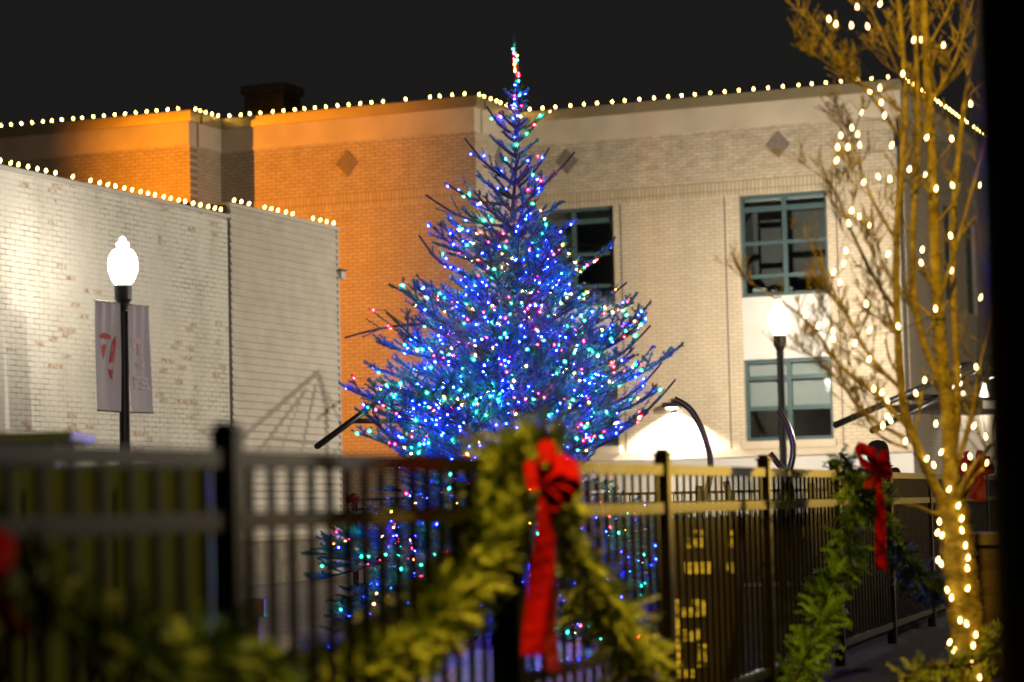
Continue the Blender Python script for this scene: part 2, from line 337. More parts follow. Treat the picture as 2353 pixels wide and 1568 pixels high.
# ------------------------------------------------------------------ main building
pA = at(435, 255, 50.0); ZR = pA.z                                # roof height
A1 = Vector((pA.x, pA.y, 0)); fA = Fac(A1, UD)                     # bay A runs to the left (negative s)
fr1 = Fac(A1, VD); s, _ = fr1.hit(506, 276); B0 = fr1.pt(s, 0, 0); LR1 = s
fB = Fac(B0, UD); s, _ = fB.hit(1090, 222); B1 = fB.pt(s, 0, 0); LB = s
fr2 = Fac(B1, VD); s, _ = fr2.hit(1192, 258); C0 = fr2.pt(s, 0, 0); LR2 = s
fC = Fac(C0, UD); s, _ = fC.hit(2068, 183); C1 = fC.pt(s, 0, 0); LC = s
fD = Fac(C1, VD); LD = 12.5
bld = empty('brick_building', B0, 'tan brick two storey building with stepped facade and lights along its roof edge', 'building')
def hole(f, x0, y0, x1, y1):
    a, zt = f.hit(x0, y0); b, _ = f.hit(x1, y0); _, zb = f.hit((x0+x1)/2, y1); return (a, b, zb, zt)
aU = fC.hit(1697, 449); bU = fC.hit(1898, 437); zb = fC.hit(1703, 684)[1]
hU = (aU[0], bU[0], zb, (aU[1]+bU[1])/2)
aL = fC.hit(1712, 828)
hL = (hU[0], hU[1], fC.hit(1717, 1015)[1], aL[1])
wL = fC.hit(1408, 470)
hU2 = (wL[0]-(hU[1]-hU[0]), wL[0], hU[2], hU[3]); hL2 = (hU2[0], hU2[1], hL[2], hL[3])
TH_ = .32
wall(fA, -9, 0, 0, ZR-.72, [], MT['brick_b'], bld, TH_)
wall(fr1, TH_+.002, LR1, 0, ZR-.72, [], MT['brick_b'], bld, TH_)
wall(fB, TH_*0+.0, LB, 0, ZR-.72, [], MT['brick_b'], bld, TH_)
wall(fr2, TH_+.002, LR2, 0, ZR-.72, [], MT['brick'], bld, TH_)
wall(fC, 0, LC, 0, ZR-.72, [hU, hL, hU2, hL2, (hU[0], hU[1], hL[3], hU[2]), (hU2[0], hU2[1], hL[3], hU[2])], MT['brick'], bld, TH_)
# side D with narrow windows and an entrance bay
dw = []
for x0, y0, x1, y1 in ((2166, 470, 2190, 690), (2216, 505, 2240, 716)):
    a = fD.hit(x0, y0); b = fD.hit(x1, y0); dw.append((a[0], b[0], fD.hit(x0, y1)[1], a[1]))
wall(fD, TH_+.002, LD, 0, ZR-.72, dw, MT['brick'], bld, TH_)
for f, s0, s1, sh in ((fA, -9, 0, 0), (fr1, TH_, LR1, 0), (fB, 0, LB, 0), (fr2, TH_, LR2, 0), (fC, 0, LC, 0), (fD, TH_, LD, 0)):
    e0 = -.03 if f in (fA, fB, fC) else 0
    fbox(f, 'fascia_band', MT['stone'], bld, s0 if f in (fr1, fr2, fD) else s0, s1-.0, -.035, .30, ZR-.718, ZR-.222)
    fbox(f, 'coping', MT['coping'], bld, s0+(.1 if f in (fr1, fr2, fD) else -.0), s1+(.07 if f in (fA, fB, fC) else 0), -.075, .33, ZR-.219, ZR)
# soldier course bands
zs0 = fC.hit(1650, 452)[1]; zs1 = zs0+.29
fbox(fC, 'soldier_course', MT['soldier'], bld, .02, LC-.02, -.012, .01, zs0, zs1)
fbox(fB, 'soldier_course', MT['soldier'], bld, .5, LB-.02, -.012, .01, zs0, zs1)
# pilaster joints beside the window bays
mb = MB()
for px in (1428, 1668, 1925):
    a = fC.hit(px, 600)[0]; mb.box(a-.012, a+.012, -.004, .01, 1.9, zs0-.01)
mb.build('control_joint', MT['seam'], bld, fC.M)
# diamonds
for f, px, py in ((fB, 798, 375), (fC, 1303, 372), (fC, 1788, 333), (fr2, 1147, 366)):
    a, z = f.hit(px, py); r = .255; mb = MB(); q = [(a-r, -.018, z), (a, -.018, z-r*1.08), (a+r, -.018, z), (a, -.018, z+r*1.08)]
    mb.add(q+[(x, .01, zz) for x, _, zz in q], [(0, 1, 2, 3), (0, 4, 5, 1), (1, 5, 6, 2), (2, 6, 7, 3), (3, 7, 4, 0)])
    mb.build('diamond_tile', MT['tile'], bld, f.M)
# windows
def window(f, h, rows, blind_to, parent, nx=2, dep=.1, fw=.075):
    a, b, c, d = h; H = d-c; mb = MB(); y0, y1 = dep, dep+.08
    mb.box(a, a+fw, y0, y1, c, d); mb.box(b-fw, b, y0, y1, c, d); mb.box(a+fw, b-fw, y0, y1, d-fw, d); mb.box(a+fw, b-fw, y0, y1, c, c+fw)
    for k in range(1, nx):
        x = a+(b-a)*k/nx; mb.box(x-.05, x+.05, y0+.005, y1-.005, c+fw, d-fw)
    for r, w_ in rows: z = d-H*r; mb.box(a+fw, b-fw, y0+.012, y1-.012, z-w_/2, z+w_/2)
    o = mb.build('window', MT['teal'], parent, f.M)
    fbox(f, 'pane', MT['glass'], o, a+.02, b-.02, dep+.036, dep+.042, c+.02, d-.02)
    if blind_to > 0: fbox(f, 'blind', MT['blind'], o, a+.03, b-.03, dep+.20, dep+.21, d-H*blind_to, d-.01)
    mb = MB(); A, B, C_, D_ = a-.35, b+.35, c-.3, d+.3; y2, y3 = .33, 2.2
    mb.quad((A, y3, C_), (B, y3, C_), (B, y3, D_), (A, y3, D_)); mb.quad((A, y2, C_), (A, y3, C_), (A, y3, D_), (A, y2, D_)); mb.quad((B, y3, C_), (B, y2, C_), (B, y2, D_), (B, y3, D_))
    mb.quad((A, y2, C_), (B, y2, C_), (B, y3, C_), (A, y3, C_)); mb.quad((A, y3, D_), (B, y3, D_), (B, y2, D_), (A, y2, D_))
    mb.build('room_lining', MT['room'], o, f.M); return o
for h in (hU, hU2):
    o = window(fC, h, ((.14, .11), (.475, .075), (.80, .08)), .13, bld)
    # things kept on the inner sill, a ceiling light and a door leaf seen inside
    a, b, c, d = h; y = .32
    for q0, q1, hh in ((.16, .42, .2), (.55, .66, .15), (.82, .98, .19)): fbox(fC, 'stored_box', MT['blind'], o, a+q0, a+q1, y, y+.11, c+.08, c+hh)
    mb = MB(); mb.box(a+.1, a+.55, 1.2, 1.25, c, d-.4); mb.build('room_partition', MT['part'], o, fC.M)
for h in (hL, hL2): window(fC, h, ((.225, .085), (.60, .09)), .6, bld)
for h in dw: window(fD, h, ((.3, .06), (.62, .06)), 0, bld, nx=1, fw=.05)
for h, h2 in ((hU, hL), (hU2, hL2)):
    fbox(fC, 'spandrel_panel', MT['white'], bld, h[0], h[1], .03, .30, h2[3]+.002, h[2]-.002)
    fbox(fC, 'window_sill', MT['stone'], bld, h[0]-.06, h[1]+.06, -.09, .098, h2[2]-.16, h2[2]-.002)
zw = fC.hit(1850, 1040)[1]
fbox(fC, 'water_table', MT['stone'], bld, .03, LC+.05, -.07, .02, zw-.05, zw+.11)
fbox(fC, 'plinth', MT['white'], bld, .03, LC+.02, -.03, .01, 0, zw-.052)
mb = MB(); a = fC.hit(2068, 400)[0]; mb.tube([(a, -.06, ZR-.8), (a, -.06, zw+.15)], .035, 8); mb.build('downspout', MT['black'], bld, fC.M)
mb = MB(); a, z = fC.hit(2069, 322); mb.box(a-.09, a+.09, -.2, -.0, z-.14, z+.14); mb.build('rainwater_head', MT['black'], bld, fC.M)
# roof deck closing the volume
mb = MB(); e = [A1-UD*9, A1, B0, B1, C0, C1, C1+VD*LD, C1+VD*LD-UD*24]
mb.add([(p.x, p.y, ZR-.6) for p in e], [tuple(range(len(e)))]); mb.build('roof', MT['roof'], bld)
# chimney
pc = at(651, 200, 55.5); fch = Fac(pc, UD); fcs = Fac(pc, VD)
w0 = -fch.hit(562, 210)[0]; w1 = fcs.hit(690, 215)[0]; zt = fch.hit(651, 190)[1]
ch = fbox(fch, 'chimney', MT['chim'], bld, -w0, 0, 0, w1, ZR-.7, zt-.2)
fbox(fch, 'chimney_cap', MT['chim'], ch, -w0-.07, .07, -.07, w1+.07, zt-.2, zt)

# ------------------------------------------------------------------ painted brick building on the left
p0 = at(0, 380, 33.0); fP = Fac(p0, VD); sP = fP.hit(524, 495)[0]; sS = fP.hit(774, 530)[0]
zP = at(0, 380, 33).z; zS = fP.hit(527, 471)[1]
pb = empty('painted_building', fP.pt(3, 0, 0), 'low old brick building with flaking white paint and a beige sided end', 'building')
fbox(fP, 'wall', MT['wash'], pb, -9, sP-.03, 0, .3, 0, zP-.06)
fbox(fP, 'coping', MT['trim'], pb, -9, sP-.03, -.05, .35, zP-.058, zP)
fbox(fP, 'seam', MT['seam'], pb, sP-.028, sP+.028, .012, .3, 0, zS)
mb = MB(); bh = .122; n = int(zS/bh)                                # lap boards
for i in range(n):
    z0, z1 = i*bh, min((i+1)*bh+.006, zS-.03); k = sP+.03; e_ = sS-.05
    mb.add([(k, -.042, z0), (e_, -.042, z0), (e_, -.004, z1), (k, -.004, z1), (k, .0, z0), (e_, .0, z0)], [(0, 1, 2, 3), (4, 5, 1, 0)])
mb.box(sP+.03, sS-.05, .001, .28, 0, zS-.03)
mb.build('lap_siding', MT['lap'], pb, fP.M)
fbox(fP, 'corner_trim', MT['trim'], pb, sS-.048, sS, -.03, .3, 0, zS-.031)
fbox(fP, 'corner_joint', MT['seam'], pb, sS-.062, sS-.049, -.026, .2, 0, zS-.031)
fbox(fP, 'coping', MT['trim'], pb, sP-.02, sS+.02, -.05, .35, zS-.028, zS+.03)
RE = fP.pt(sS, 0, 0); fR = Fac(RE-UD*14, UD)                       # rear wall facing the alley, local -y would face the yard
mb = MB(); mb.quad((0, 0, 0), (0, 0, zS-.03), (13.7, 0, zS-.03), (13.7, 0, 0)); mb.build('rear_wall', MT['wash'], pb, fR.M)
mb = MB(); q = [fP.pt(-9, .3, 0), fP.pt(sS, .3, 0), fP.pt(sS, 14, 0), fP.pt(-9, 14, 0)]
mb.add([(p.x, p.y, zP-.35) for p in q], [(0, 1, 2, 3)]); mb.build('roof', MT['roof'], pb)
mb = MB()                                                          # bunched black roofing felt at the junction
pts = []
for i in range(13):
    t = i/12; s_ = fP.hit(436+118*t, 480)[0]; h_ = .02+.30*math.sin(math.pi*min(1, t*1.05))**.8*(.75+.25*math.sin(t*17))*(.45+.55*t)
    pts.append((s_, h_))
zb_ = zP-.01
for (a, ha), (b, hb) in zip(pts[:-1], pts[1:]):
    mb.quad((a, .36, zb_), (b, .36, zb_), (b, .5, zb_+hb), (a, .5, zb_+ha)); mb.quad((a, .5, zb_+ha), (b, .5, zb_+hb), (b, .95, zb_+hb*.6), (a, .95, zb_+ha*.6))
mb.build('roof_felt', MT['tarp'], pb, fP.M)

# ------------------------------------------------------------------ bulbs along the roof edges
def bulb_mesh(m, r=.03, h=.075):
    mb = MB(); mb.lathe([(r*.35, 0), (r*.75, h*.15), (r, h*.38), (r*.8, h*.66), (r*.38, h*.9), (.002, h)], 10); mb.cur = 1
    mb.lathe([(r*.42, -h*.42), (r*.5, -h*.36), (r*.5, -.001)], 8); o = mb.build('bulb', [m, MT['socket']], smooth=True)
    me = o.data; bpy.data.objects.remove(o); return me
ROOFB = bulb_mesh(MT['bulb'], .021, .062)
def roof_string(f, sa, sb, z, n, label, y=-.03, tilt=0, jit=.022):
    g = empty('string_lights', f.pt((sa+sb)/2, y, z), label, 'string lights', 'roof edge light strings')
    mb = MB(); ss = [sa+(sb-sa)*(i+.5)/n for i in range(n)]
    mb.tube([f.pt(sa, y, z+.012)]+[f.pt(s_+dx, y+.004*math.sin(s_*9), z+.010+(0 if dx == 0 else -.016)) for s_ in ss for dx in (0, (sb-sa)/n*.5)], .011, 5)
    mb.build('cord', MT['wire'], g)
    for s_ in ss:
        if random.random() < .035: continue                      # a bulb is missing here and there
        o = bpy.data.objects.new('bulb', ROOFB); col.objects.link(o)
        m = Matrix.Translation(f.pt(s_+random.uniform(-jit, jit), y, z+.036)) @ Matrix.Rotation(random.uniform(-.32, .32)+tilt, 4, 'Y') @ Matrix.Rotation(random.uniform(-.15, .15), 4, 'X')
        put(o, g, m)
    return g
zz = ZR
roof_string(fA, fA.hit(-6, 295)[0], -.12, zz, 18, 'string of warm bulbs on the leftmost, darkest orange roof edge')
roof_string(fr1, .05, LR1-.02, zz, 5, 'short string of warm bulbs on the first left return of the tan roof')
roof_string(fB, .1, LB-.1, zz, 22, 'string of warm bulbs on the roof edge in front of the chimney')
roof_string(fr2, .05, LR2-.05, zz, 8, 'short string of warm bulbs on the roof return just behind the tree tip')
roof_string(fC, .1, LC-.1, zz, 26, 'long string of warm bulbs on the roof edge above the teal windows')
roof_string(fD, .1, LD-3, zz, 24, 'string of warm bulbs receding down the roof at the far right')
roof_string(fP, fP.hit(-12, 378)[0], sP-.1, zP, 28, 'string of bulbs along the flaking white painted wall', y=0, tilt=.3)
roof_string(fP, sP+.05, sS-.02, zS+.03, 15, 'string of bulbs along the top of the beige siding', y=0, tilt=.3)

# ------------------------------------------------------------------ street lamps
def street_lamp(loc, label, power, color=None):
    g = empty('street_lamp', loc, label, 'street lamp', 'globe street lamps'); x, y, z = loc; mb = MB()
    mb.lathe([(.2, 0), (.2, .1), (.16, .16), (.15, .5), (.11, .6), (.1, .75)], 16, loc); mb.build('base', MT['post'], g)
    mb = MB(); prof = []
    n = 20; zs_ = [.75, 4.06]
    vs = []
    for zz_ in zs_:
        for k in range(n*2):
            r = (.075 if k % 2 else .064)*(1 if zz_ < 1 else .86); a = math.pi*k/n; vs.append((x+r*math.cos(a), y+r*math.sin(a), z+zz_))
    mb.add(vs, [(k, (k+1) % (2*n), 2*n+(k+1) % (2*n), 2*n+k) for k in range(2*n)]); mb.build('pole', MT['post'], g)
    mb = MB(); mb.lathe([(.066, 4.02), (.075, 4.03), (.075, 4.06), (.06, 4.075), (.085, 4.15), (.118, 4.2), (.122, 4.38), (.11, 4.4)], 24, loc); mb.build('collar', MT['post'], g)
    mb = MB(); mb.lathe([(.105, 4.402), (.15, 4.46), (.195, 4.58), (.205, 4.68), (.19, 4.78), (.14, 4.87), (.085, 4.90), (.075, 4.92), (.09, 4.945), (.085, 4.975), (.055, 4.99), (.045, 5.0), (.05, 5.02), (.03, 5.05), (.003, 5.065)], 28, loc)
    mb.build('globe', MT['globe'], g, smooth=True)
    light('POINT', 'lamp_light', Vector(loc)+Vector((0, 0, 4.66)), power, color or C_STREET, g, .05)
    return g
pl = at(287, 1010, 33.0); L1 = street_lamp((pl.x, pl.y, at(287, 544, 33).z-5.065), 'globe street lamp carrying two grey banners in front of the white painted wall', P_STREET*.082)
pl = at(1797, 960, 45.0); L2 = street_lamp((pl.x, pl.y, at(1790, 688, 45).z-5.065), 'globe street lamp in front of the teal windows of the tan building', P_STREET*1.2)
street_lamp((13.0, 33, 0), 'added white globe street lamp outside the picture, brightening the tan facade', P_STREET*4.0)  # unseen lamp added to brighten the tan facade
q = Vector((11.4, 29.7, 1.42)); g = empty('added_bollard_light', (11.4, 29.7, 0), 'added low sodium light outside the picture, giving the glints on the rails', 'bollard light')  # unseen lamp, added low down for the gold glints on the fence rails
mb = MB(); mb.lathe([(.10, 0), (.10, 1.2), (.09, 1.22)], 16, (11.4, 29.7, 0)); mb.build('post', MT['post'], g)
mb = MB(); mb.lathe([(.13, 1.62), (.12, 1.68), (.02, 1.72)], 16, (11.4, 29.7, 0)); mb.build('cap', MT['post'], g)
mb = MB()
for a in (0, 2.1, 4.2): mb.tube([(11.4+.1*math.cos(a+.9), 29.7+.1*math.sin(a+.9), 1.2), (11.4+.1*math.cos(a+.9), 29.7+.1*math.sin(a+.9), 1.63)], .008, 5)
mb.build('cage', MT['post'], g)
light('POINT', 'sodium_lamp', q, P_GLINT, C_SODIUM2, g, .12)
# banners on the first lamp
def banner(s0, s1, label, deco):
    x, y = L1.location.x, L1.location.y; zt_ = L1.location.z+4.13; zb_ = L1.location.z+2.66
    f = Fac((x, y), Vector((.43, .903, 0))); g = empty('lamp_banner', f.pt((s0+s1)/2, 0, zb_), label, 'banner', 'banners on the lamp post'); mb = MB()
    zt0 = zt_; nu, nv = 10, 18
    def surf(u, v):
        s_ = s0+(s1-s0)*u; return (s_+.10*(v**1.5)*(1 if s0 > 0 else .35), .03*math.sin(u*3.1)*math.sin(v*2.6)+.012*math.sin(u*16+v*2)*(1-v)*2*.8, zt0+(zb_-zt0)*v)
    vs = [surf(i/nu, j/nv) for j in range(nv+1) for i in range(nu+1)]
    fs = [(j*(nu+1)+i, j*(nu+1)+i+1, (j+1)*(nu+1)+i+1, (j+1)*(nu+1)+i) for j in range(nv) for i in range(nu)]
    mb.add(vs, fs); mb.add([(a, b+.004, c) for a, b, c in vs], [q[::-1] for q in fs]); mb.build('cloth', MT['banner'], g, f.M, smooth=True)
    mb = MB(); mb.tube([(s0-.01, 0, zt_+.01), (s1+.01, 0, zt_+.01)], .016, 8); mb.build('top_rod', MT['chrome'], g, f.M)
    mb = MB(); a, b = surf(0, 1), surf(1, 1); mb.tube([(0, 0, zb_-.01), a if s0 < 0 else b], .010, 8); mb.build('bottom_rod', MT['black'], g, f.M)
    for nm, poly, m in deco:
        mb = MB(); P_ = []
        for u, v in poly: q = surf(u, v); P_.append((q[0], q[1]-.006, q[2]))
        mb.add(P_, [tuple(range(len(P_)))]); mb.build(nm, m, g, f.M)
    return g, f, surf
circ = lambda cx, cy, rx, ry, a0, a1, n=14: [(cx+rx*math.cos(a0+(a1-a0)*i/n), cy+ry*math.sin(a0+(a1-a0)*i/n)) for i in range(n+1)]
PI = math.pi
banner(-.66, -.085, 'grey banner with red logo left of the lamp pole', [
    ('logo', circ(.40, .335, .24, .055, PI*1.0, PI*2.0), MT['red_print']),
    ('logo', [(.16, .385), (.50, .39), (.32, .53)], MT['red_print']),
    ('logo', [(.68, .36), (.80, .31), (.86, .30), (.86, .36), (.78, .46), (.70, .55), (.56, .55)], MT['red_print']),
    ('logo', [(.52, .615), (.70, .615), (.66, .70), (.60, .70)], MT['red_print']),
    ('faded_print', [(.72, .62), (.80, .50), (.86, .36), (.92, .34), (.86, .55), (.74, .73), (.66, .72)], MT['pink_print'])])
gb, fb, sfb = banner(.085, .60, 'grey banner with faded pink lettering right of the lamp pole', [
    ('faded_print', circ(.45, .36, .32, .06, PI, 2*PI), MT['pink_print']), ('faded_print', [(.2, .37), (.45, .37), (.33, .45)], MT['pink_print']),
    ('faded_print', [(.52, .37), (.78, .37), (.66, .46), (.5, .46)], MT['pink_print'])])
def text_on(txt, size, f, a, y, z, m, parent, name='lettering', sx=1.0):
    c = bpy.data.curves.new(name, 'FONT'); c.body = txt; c.size = size; c.align_x = 'CENTER'; c.extrude = .001
    o = bpy.data.objects.new(name, c); col.objects.link(o); bpy.context.view_layer.update()
    me = bpy.data.meshes.new_from_object(o); bpy.data.objects.remove(o); me.name = name; me.materials.clear(); me.materials.append(m)
    o = bpy.data.objects.new(name, me); col.objects.link(o)
    put(o, parent, f.M @ Matrix.Translation((a, y, z)) @ Matrix.Rotation(PI/2, 4, 'X') @ Matrix.Diagonal((sx, 1, 1, 1)))
q = sfb(.52, .58); text_on('THE', .11, fb, q[0], q[1]-.03, q[2], MT['pale_print'], gb, sx=1.0)
q = sfb(.52, .78); text_on('STEEL', .24, fb, q[0], q[1]-.03, q[2], MT['pale_print'], gb, sx=.62)

# ------------------------------------------------------------------ wall lights
def wall_light(f, px, py, label, aim_dn=True, power=P_WALL, wid=.34):
    a, z = f.hit(px, py); g = empty('wall_light', f.pt(a, 0, z), label, 'wall light'); mb = MB()
    mb.box(a-wid/2, a+wid/2, -.30, 0, z, z+.11); mb.box(a-.06, a+.06, -.02, 0, z-.1, z+.2); mb.build('housing', MT['black'], g, f.M)
    mb = MB(); mb.lathe([(.005, -.03), (.11, -.015), (.135, -.002)], 18, (a, -.15, z)); mb.build('lens', MT['lens'], g, f.M)
    p = f.pt(a, -.17, z-.05); light('SPOT', 'wall_light_beam', p, power, (1, .93, .82), g, .06, aim=f.pt(a, -.10, z-3), cone=130, blend=.35); return g
wall_light(fC, 1549, 938, 'black wall light flooding white light down the tan wall', power=2100)
wall_light(fD, 2200, 845, 'wall light beside the far right entrance', power=800)
wall_light(fD, 2262, 868, 'wall light nearest the black pole at far right', power=800)
# small pale wall pack on the sided corner
a, z = fP.hit(776, 632); g = empty('wall_pack', fP.pt(sS, 0, z), 'small white box light on the corner of the beige siding', 'wall light')
p = fP.pt(sS, 0, z); mb = MB(); fk = Fac((p.x, p.y), UD)
mb.box(.0, .085, -.02, .14, z-.07, z+.06); mb.build('housing', MT['white'], g, fk.M)
mb = MB(); mb.box(-.0, .11, -.04, .16, z+.062, z+.10); mb.build('cap', MT['black'], g, fk.M)
# sodium floodlight on the rear wall in the alley: it paints the left bays orange
pB = fB.hit(585, 400)[0]; d = (A1-fB.pt(pB, 0, 0)).normalized()       # line through the corner of bay A whose shadow edge falls on bay B
fl = A1+d*10.8; fl.z = 8.3
g = empty('flood_light', (fl.x, fl.y, zP-.35), 'sodium floodlight on a stand on the roof of the painted building', 'flood light')
mb = MB(); mb.tube([(fl.x, fl.y, zP-.35), fl-Vector((0, 0, .15))], .03, 8); mb.build('stand', MT['black'], g)
mb = MB(); mb.bar(fl-UD*.3-Vector((.0, .25, 0)), fl+UD*.05-Vector((0, .25, 0)), .3, .25); mb.build('housing', MT['black'], g)
mb = MB(); e1, e2 = [fl+Vector((math.cos(a), math.sin(a), 0))*.75 for a in (math.radians(22.5), math.radians(-8))]
for q in (e1, e2): q.z = fl.z-.1
mb.bar(e1, e2, .01, 1.0); mb.tube([(e2.x, e2.y, zP-.35), (e2.x, e2.y, fl.z-.5)], .02, 6); mb.build('added_light_shield', MT['black'], g)  # unseen plate added to keep the orange beam off bay C
e1, e2 = [fl+Vector((math.cos(a), math.sin(a), 0))*.42 for a in (math.radians(47), math.radians(80))]
for q in (e1, e2): q.z = fl.z-.1
mb = MB(); mb.bar(e1, e2, .01, .8); mb.build('added_light_shield', MT['black'], g)  # second added plate, dims the beam towards the left of bay A
a, b = [fl+Vector((math.cos(.5), math.sin(.5), 0))*q+Vector((0, 0, .14)) for q in (.02, .95)]
mb = MB(); mb.bar(a, b, 1.1, .01); mb.build('added_top_shield', MT['black'], g)  # added plate above the lamp, keeps the beam off the chimney
light('SPOT', 'flood_beam', fl, P_FLOOD, C_FLOOD, g, .06, aim=fl+Vector((math.cos(.40), math.sin(.40), -.30)), cone=98, blend=1.0)

# ------------------------------------------------------------------ near sodium street light on the dark pole at the right edge
pz = at(2372, 900, 4.3); px_, py_ = pz.x, pz.y
g = empty('street_light', (px_, py_, 0), 'near black lamp pole at the right edge, out of focus', 'street light')
mb = MB(); mb.tube([(px_, py_, 0), (px_, py_, 3), (px_, py_, 7.2)], [.083, .079, .06], 28); mb.build('pole', MT['gloss'], g, smooth=True)
mb = MB(); hd = Vector((px_-.15, py_+1.9, 7.35)); mb.tube([(px_, py_, 7.15), (px_-.02, py_+.5, 7.4), hd], .035, 10); mb.build('arm', MT['post'], g, smooth=True)
mb = MB(); mb.lathe([(.03, .12), (.12, .10), (.17, .02), (.16, 0)], 16, hd); mb.build('lamp_head', MT['post'], g)
light('SPOT', 'sodium_lamp', hd-Vector((0, 0, .06)), P_SODIUM, C_SODIUM, g, .10, aim=(1.5, 10.6, 1.0), cone=112, blend=.6)

# ------------------------------------------------------------------ front fence
FA = at(525, 1195, 6.0); FA.z = 0; FL = 2.39; FD = Vector((.284, .959, 0)).normalized()
def fz_top(k): return 1.0+.150+.0125*k
def fz_mid(k): return 1.0-.004+.006*k
K0, K1 = -1, 9
fence = empty('metal_fence', FA, 'black metal picket fence crossing the front of the picture', 'fence')
def fpt(k, z, off=0): p = FA+FD*FL*k; n = Vector((FD.y, -FD.x, 0)); return Vector((p.x+n.x*off, p.y+n.y*off, z))
for k in range(K0, K1+1):
    mb = MB(); h = fz_top(k)+.062; p0_, p1_ = fpt(k, 0), fpt(k, h); pw = .10 if k == 1 else .062; mb.bar(p0_, p1_, pw, pw, up=FD); mb.bar(p1_, p1_+Vector((0, 0, .012)), pw+.016, pw+.016, up=FD)
    a = p1_+Vector((0, 0, .012)); mb.bar(a, a+Vector((0, 0, .018)), .05, .05, up=FD); mb.build('post', MT['fence'], fence)
for k in range(K0, K1):
    for fn, hh in ((fz_top, .045), (fz_mid, .045), (lambda q: .43 if k == 1 else .14, .04)):
        mb = MB(); a, b = fpt(k, fn(k)), fpt(k+1, fn(k+1)); dd = (b-a).normalized()*.035; mb.bar(a+dd, b-dd, .04, hh); mb.build('rail', MT['fence'], fence)
pk = []
for k in range(K0, K1):
    for i in range(1, 17):
        t_ = k+i/17; pk.append((fpt(t_, .09), fpt(t_, fz_top(t_)+.01)))
vis = [q for q in pk if q[0].y > 4.5]
for a, b in vis[:100]:
    mb = MB(); mb.bar(a, b, .019, .019, up=FD); mb.build('picket', MT['fence'], fence)
mb = MB()
for a, b in vis[100:]+[q for q in pk if q[0].y <= 4.5]: mb.bar(a, b, .019, .019, up=FD)
tag(mb.build('picket', MT['fence'], fence), kind='stuff')

# far fence behind the tree
fa, fb_ = at(815, 1186, 30.5), at(2120, 1160, 31.5)
far = empty('metal_fence', (fa.x, fa.y, 0), 'far black metal fence behind the decorated tree', 'fence')
nn_ = 5; dv = Vector((fb_.x-fa.x, fb_.y-fa.y, 0))/nn_
for i in range(nn_+1):
    p = Vector((fa.x, fa.y, 0))+dv*i; mb = MB(); mb.bar(p, p+Vector((0, 0, 1.30)), .08, .08, up=dv.normalized()); mb.build('post', MT['fence'], far)
for i in range(nn_):
    mb = MB(); p = Vector((fa.x, fa.y, 0))+dv*i; up3 = Vector((0, 0, 1))
    for z_ in (1.215, 1.09, .15): mb.bar(p+dv*.03+up3*z_, p+dv*.97+up3*z_, .03, .035)
    m_ = 13
    for j in range(1, m_): q = p+dv*(j/m_); mb.bar(q+up3*.1, q+up3*1.21, .017, .017, up=dv.normalized())
    mb.build('fence_panel', MT['fence'], far)

# ------------------------------------------------------------------ leaf clumps
def leaves_mesh(name, centers, size, m, parent, n_per=10, spread=.1, flat=.5):
    c = np.repeat(np.array(centers), n_per, 0); n = len(c); c = c+rng.normal(0, spread, (n, 3))
    a = rng.normal(0, 1, (n, 3)); a /= np.linalg.norm(a, axis=1)[:, None]; b = rng.normal(0, 1, (n, 3)); b -= a*(a*b).sum(1)[:, None]; b /= np.linalg.norm(b, axis=1)[:, None]
    s_ = size*rng.uniform(.6, 1.3, (n, 1)); v = np.stack([c-a*s_, c+b*s_*flat, c+a*s_, c-b*s_*flat], 1).reshape(-1, 3)
    return np_mesh(name, v, np.arange(4*n).reshape(-1, 4), m, parent)
# dark hedge in front of the tan wall
h0, h1 = at(1500, 1172, 32.5), at(2320, 1155, 33.0); HZ = at(1800, 1188, 32.5).z
hg = empty('hedge', ((h0.x+h1.x)/2, h0.y, 0), 'clipped dark hedge behind the far fence', 'hedge')
mb = MB(); mb.bar((h0.x, h0.y+.2, (HZ-.08)/2), (h1.x, h1.y+.2, (HZ-.08)/2), .55, HZ-.08); mb.build('branches', MT['dark'], hg)
cs = [(random.uniform(h0.x, h1.x), h0.y+.2+random.uniform(-.32, .32), random.choice([random.uniform(.02, HZ-.03), HZ-.04])) for _ in range(2600)]
leaves_mesh('foliage', cs, .03, MT['hedge'], hg, 6, .035)

# ------------------------------------------------------------------ decorated spruce
TB = at(1150, 1480, 18.5); TX, TY = TB.x, 18.5; TOP = at(1183, 82, 18.5)
tree = empty('spruce_tree', (TX, TY, 0), 'tall dark spruce wrapped in coloured lights in the middle', 'tree')
env = [(0, 1.52), (.3, 1.60), (.8, 1.52), (1.08, 1.40), (1.22, 1.08), (1.45, 1.08), (1.8, 1.18), (2.1, 1.16), (2.4, .98), (2.8, .76), (3.1, .58), (3.45, .40), (3.8, .21), (4.0, .13), (4.2, .10), (4.7, .02)]
def R_(z):
    for (a, ra), (b, rb) in zip(env[:-1], env[1:]):
        if a <= z <= b: return ra+(rb-ra)*(z-a)/(b-a)
    return .02
def axis(z): t_ = max(0, min(1, z/TOP.z)); return Vector((TX+(TOP.x-TX)*min(1, t_*1.15), TY, z))
segs = []; stems = MB(); tips = []      # segs: (p0,p1,needle length,kind)
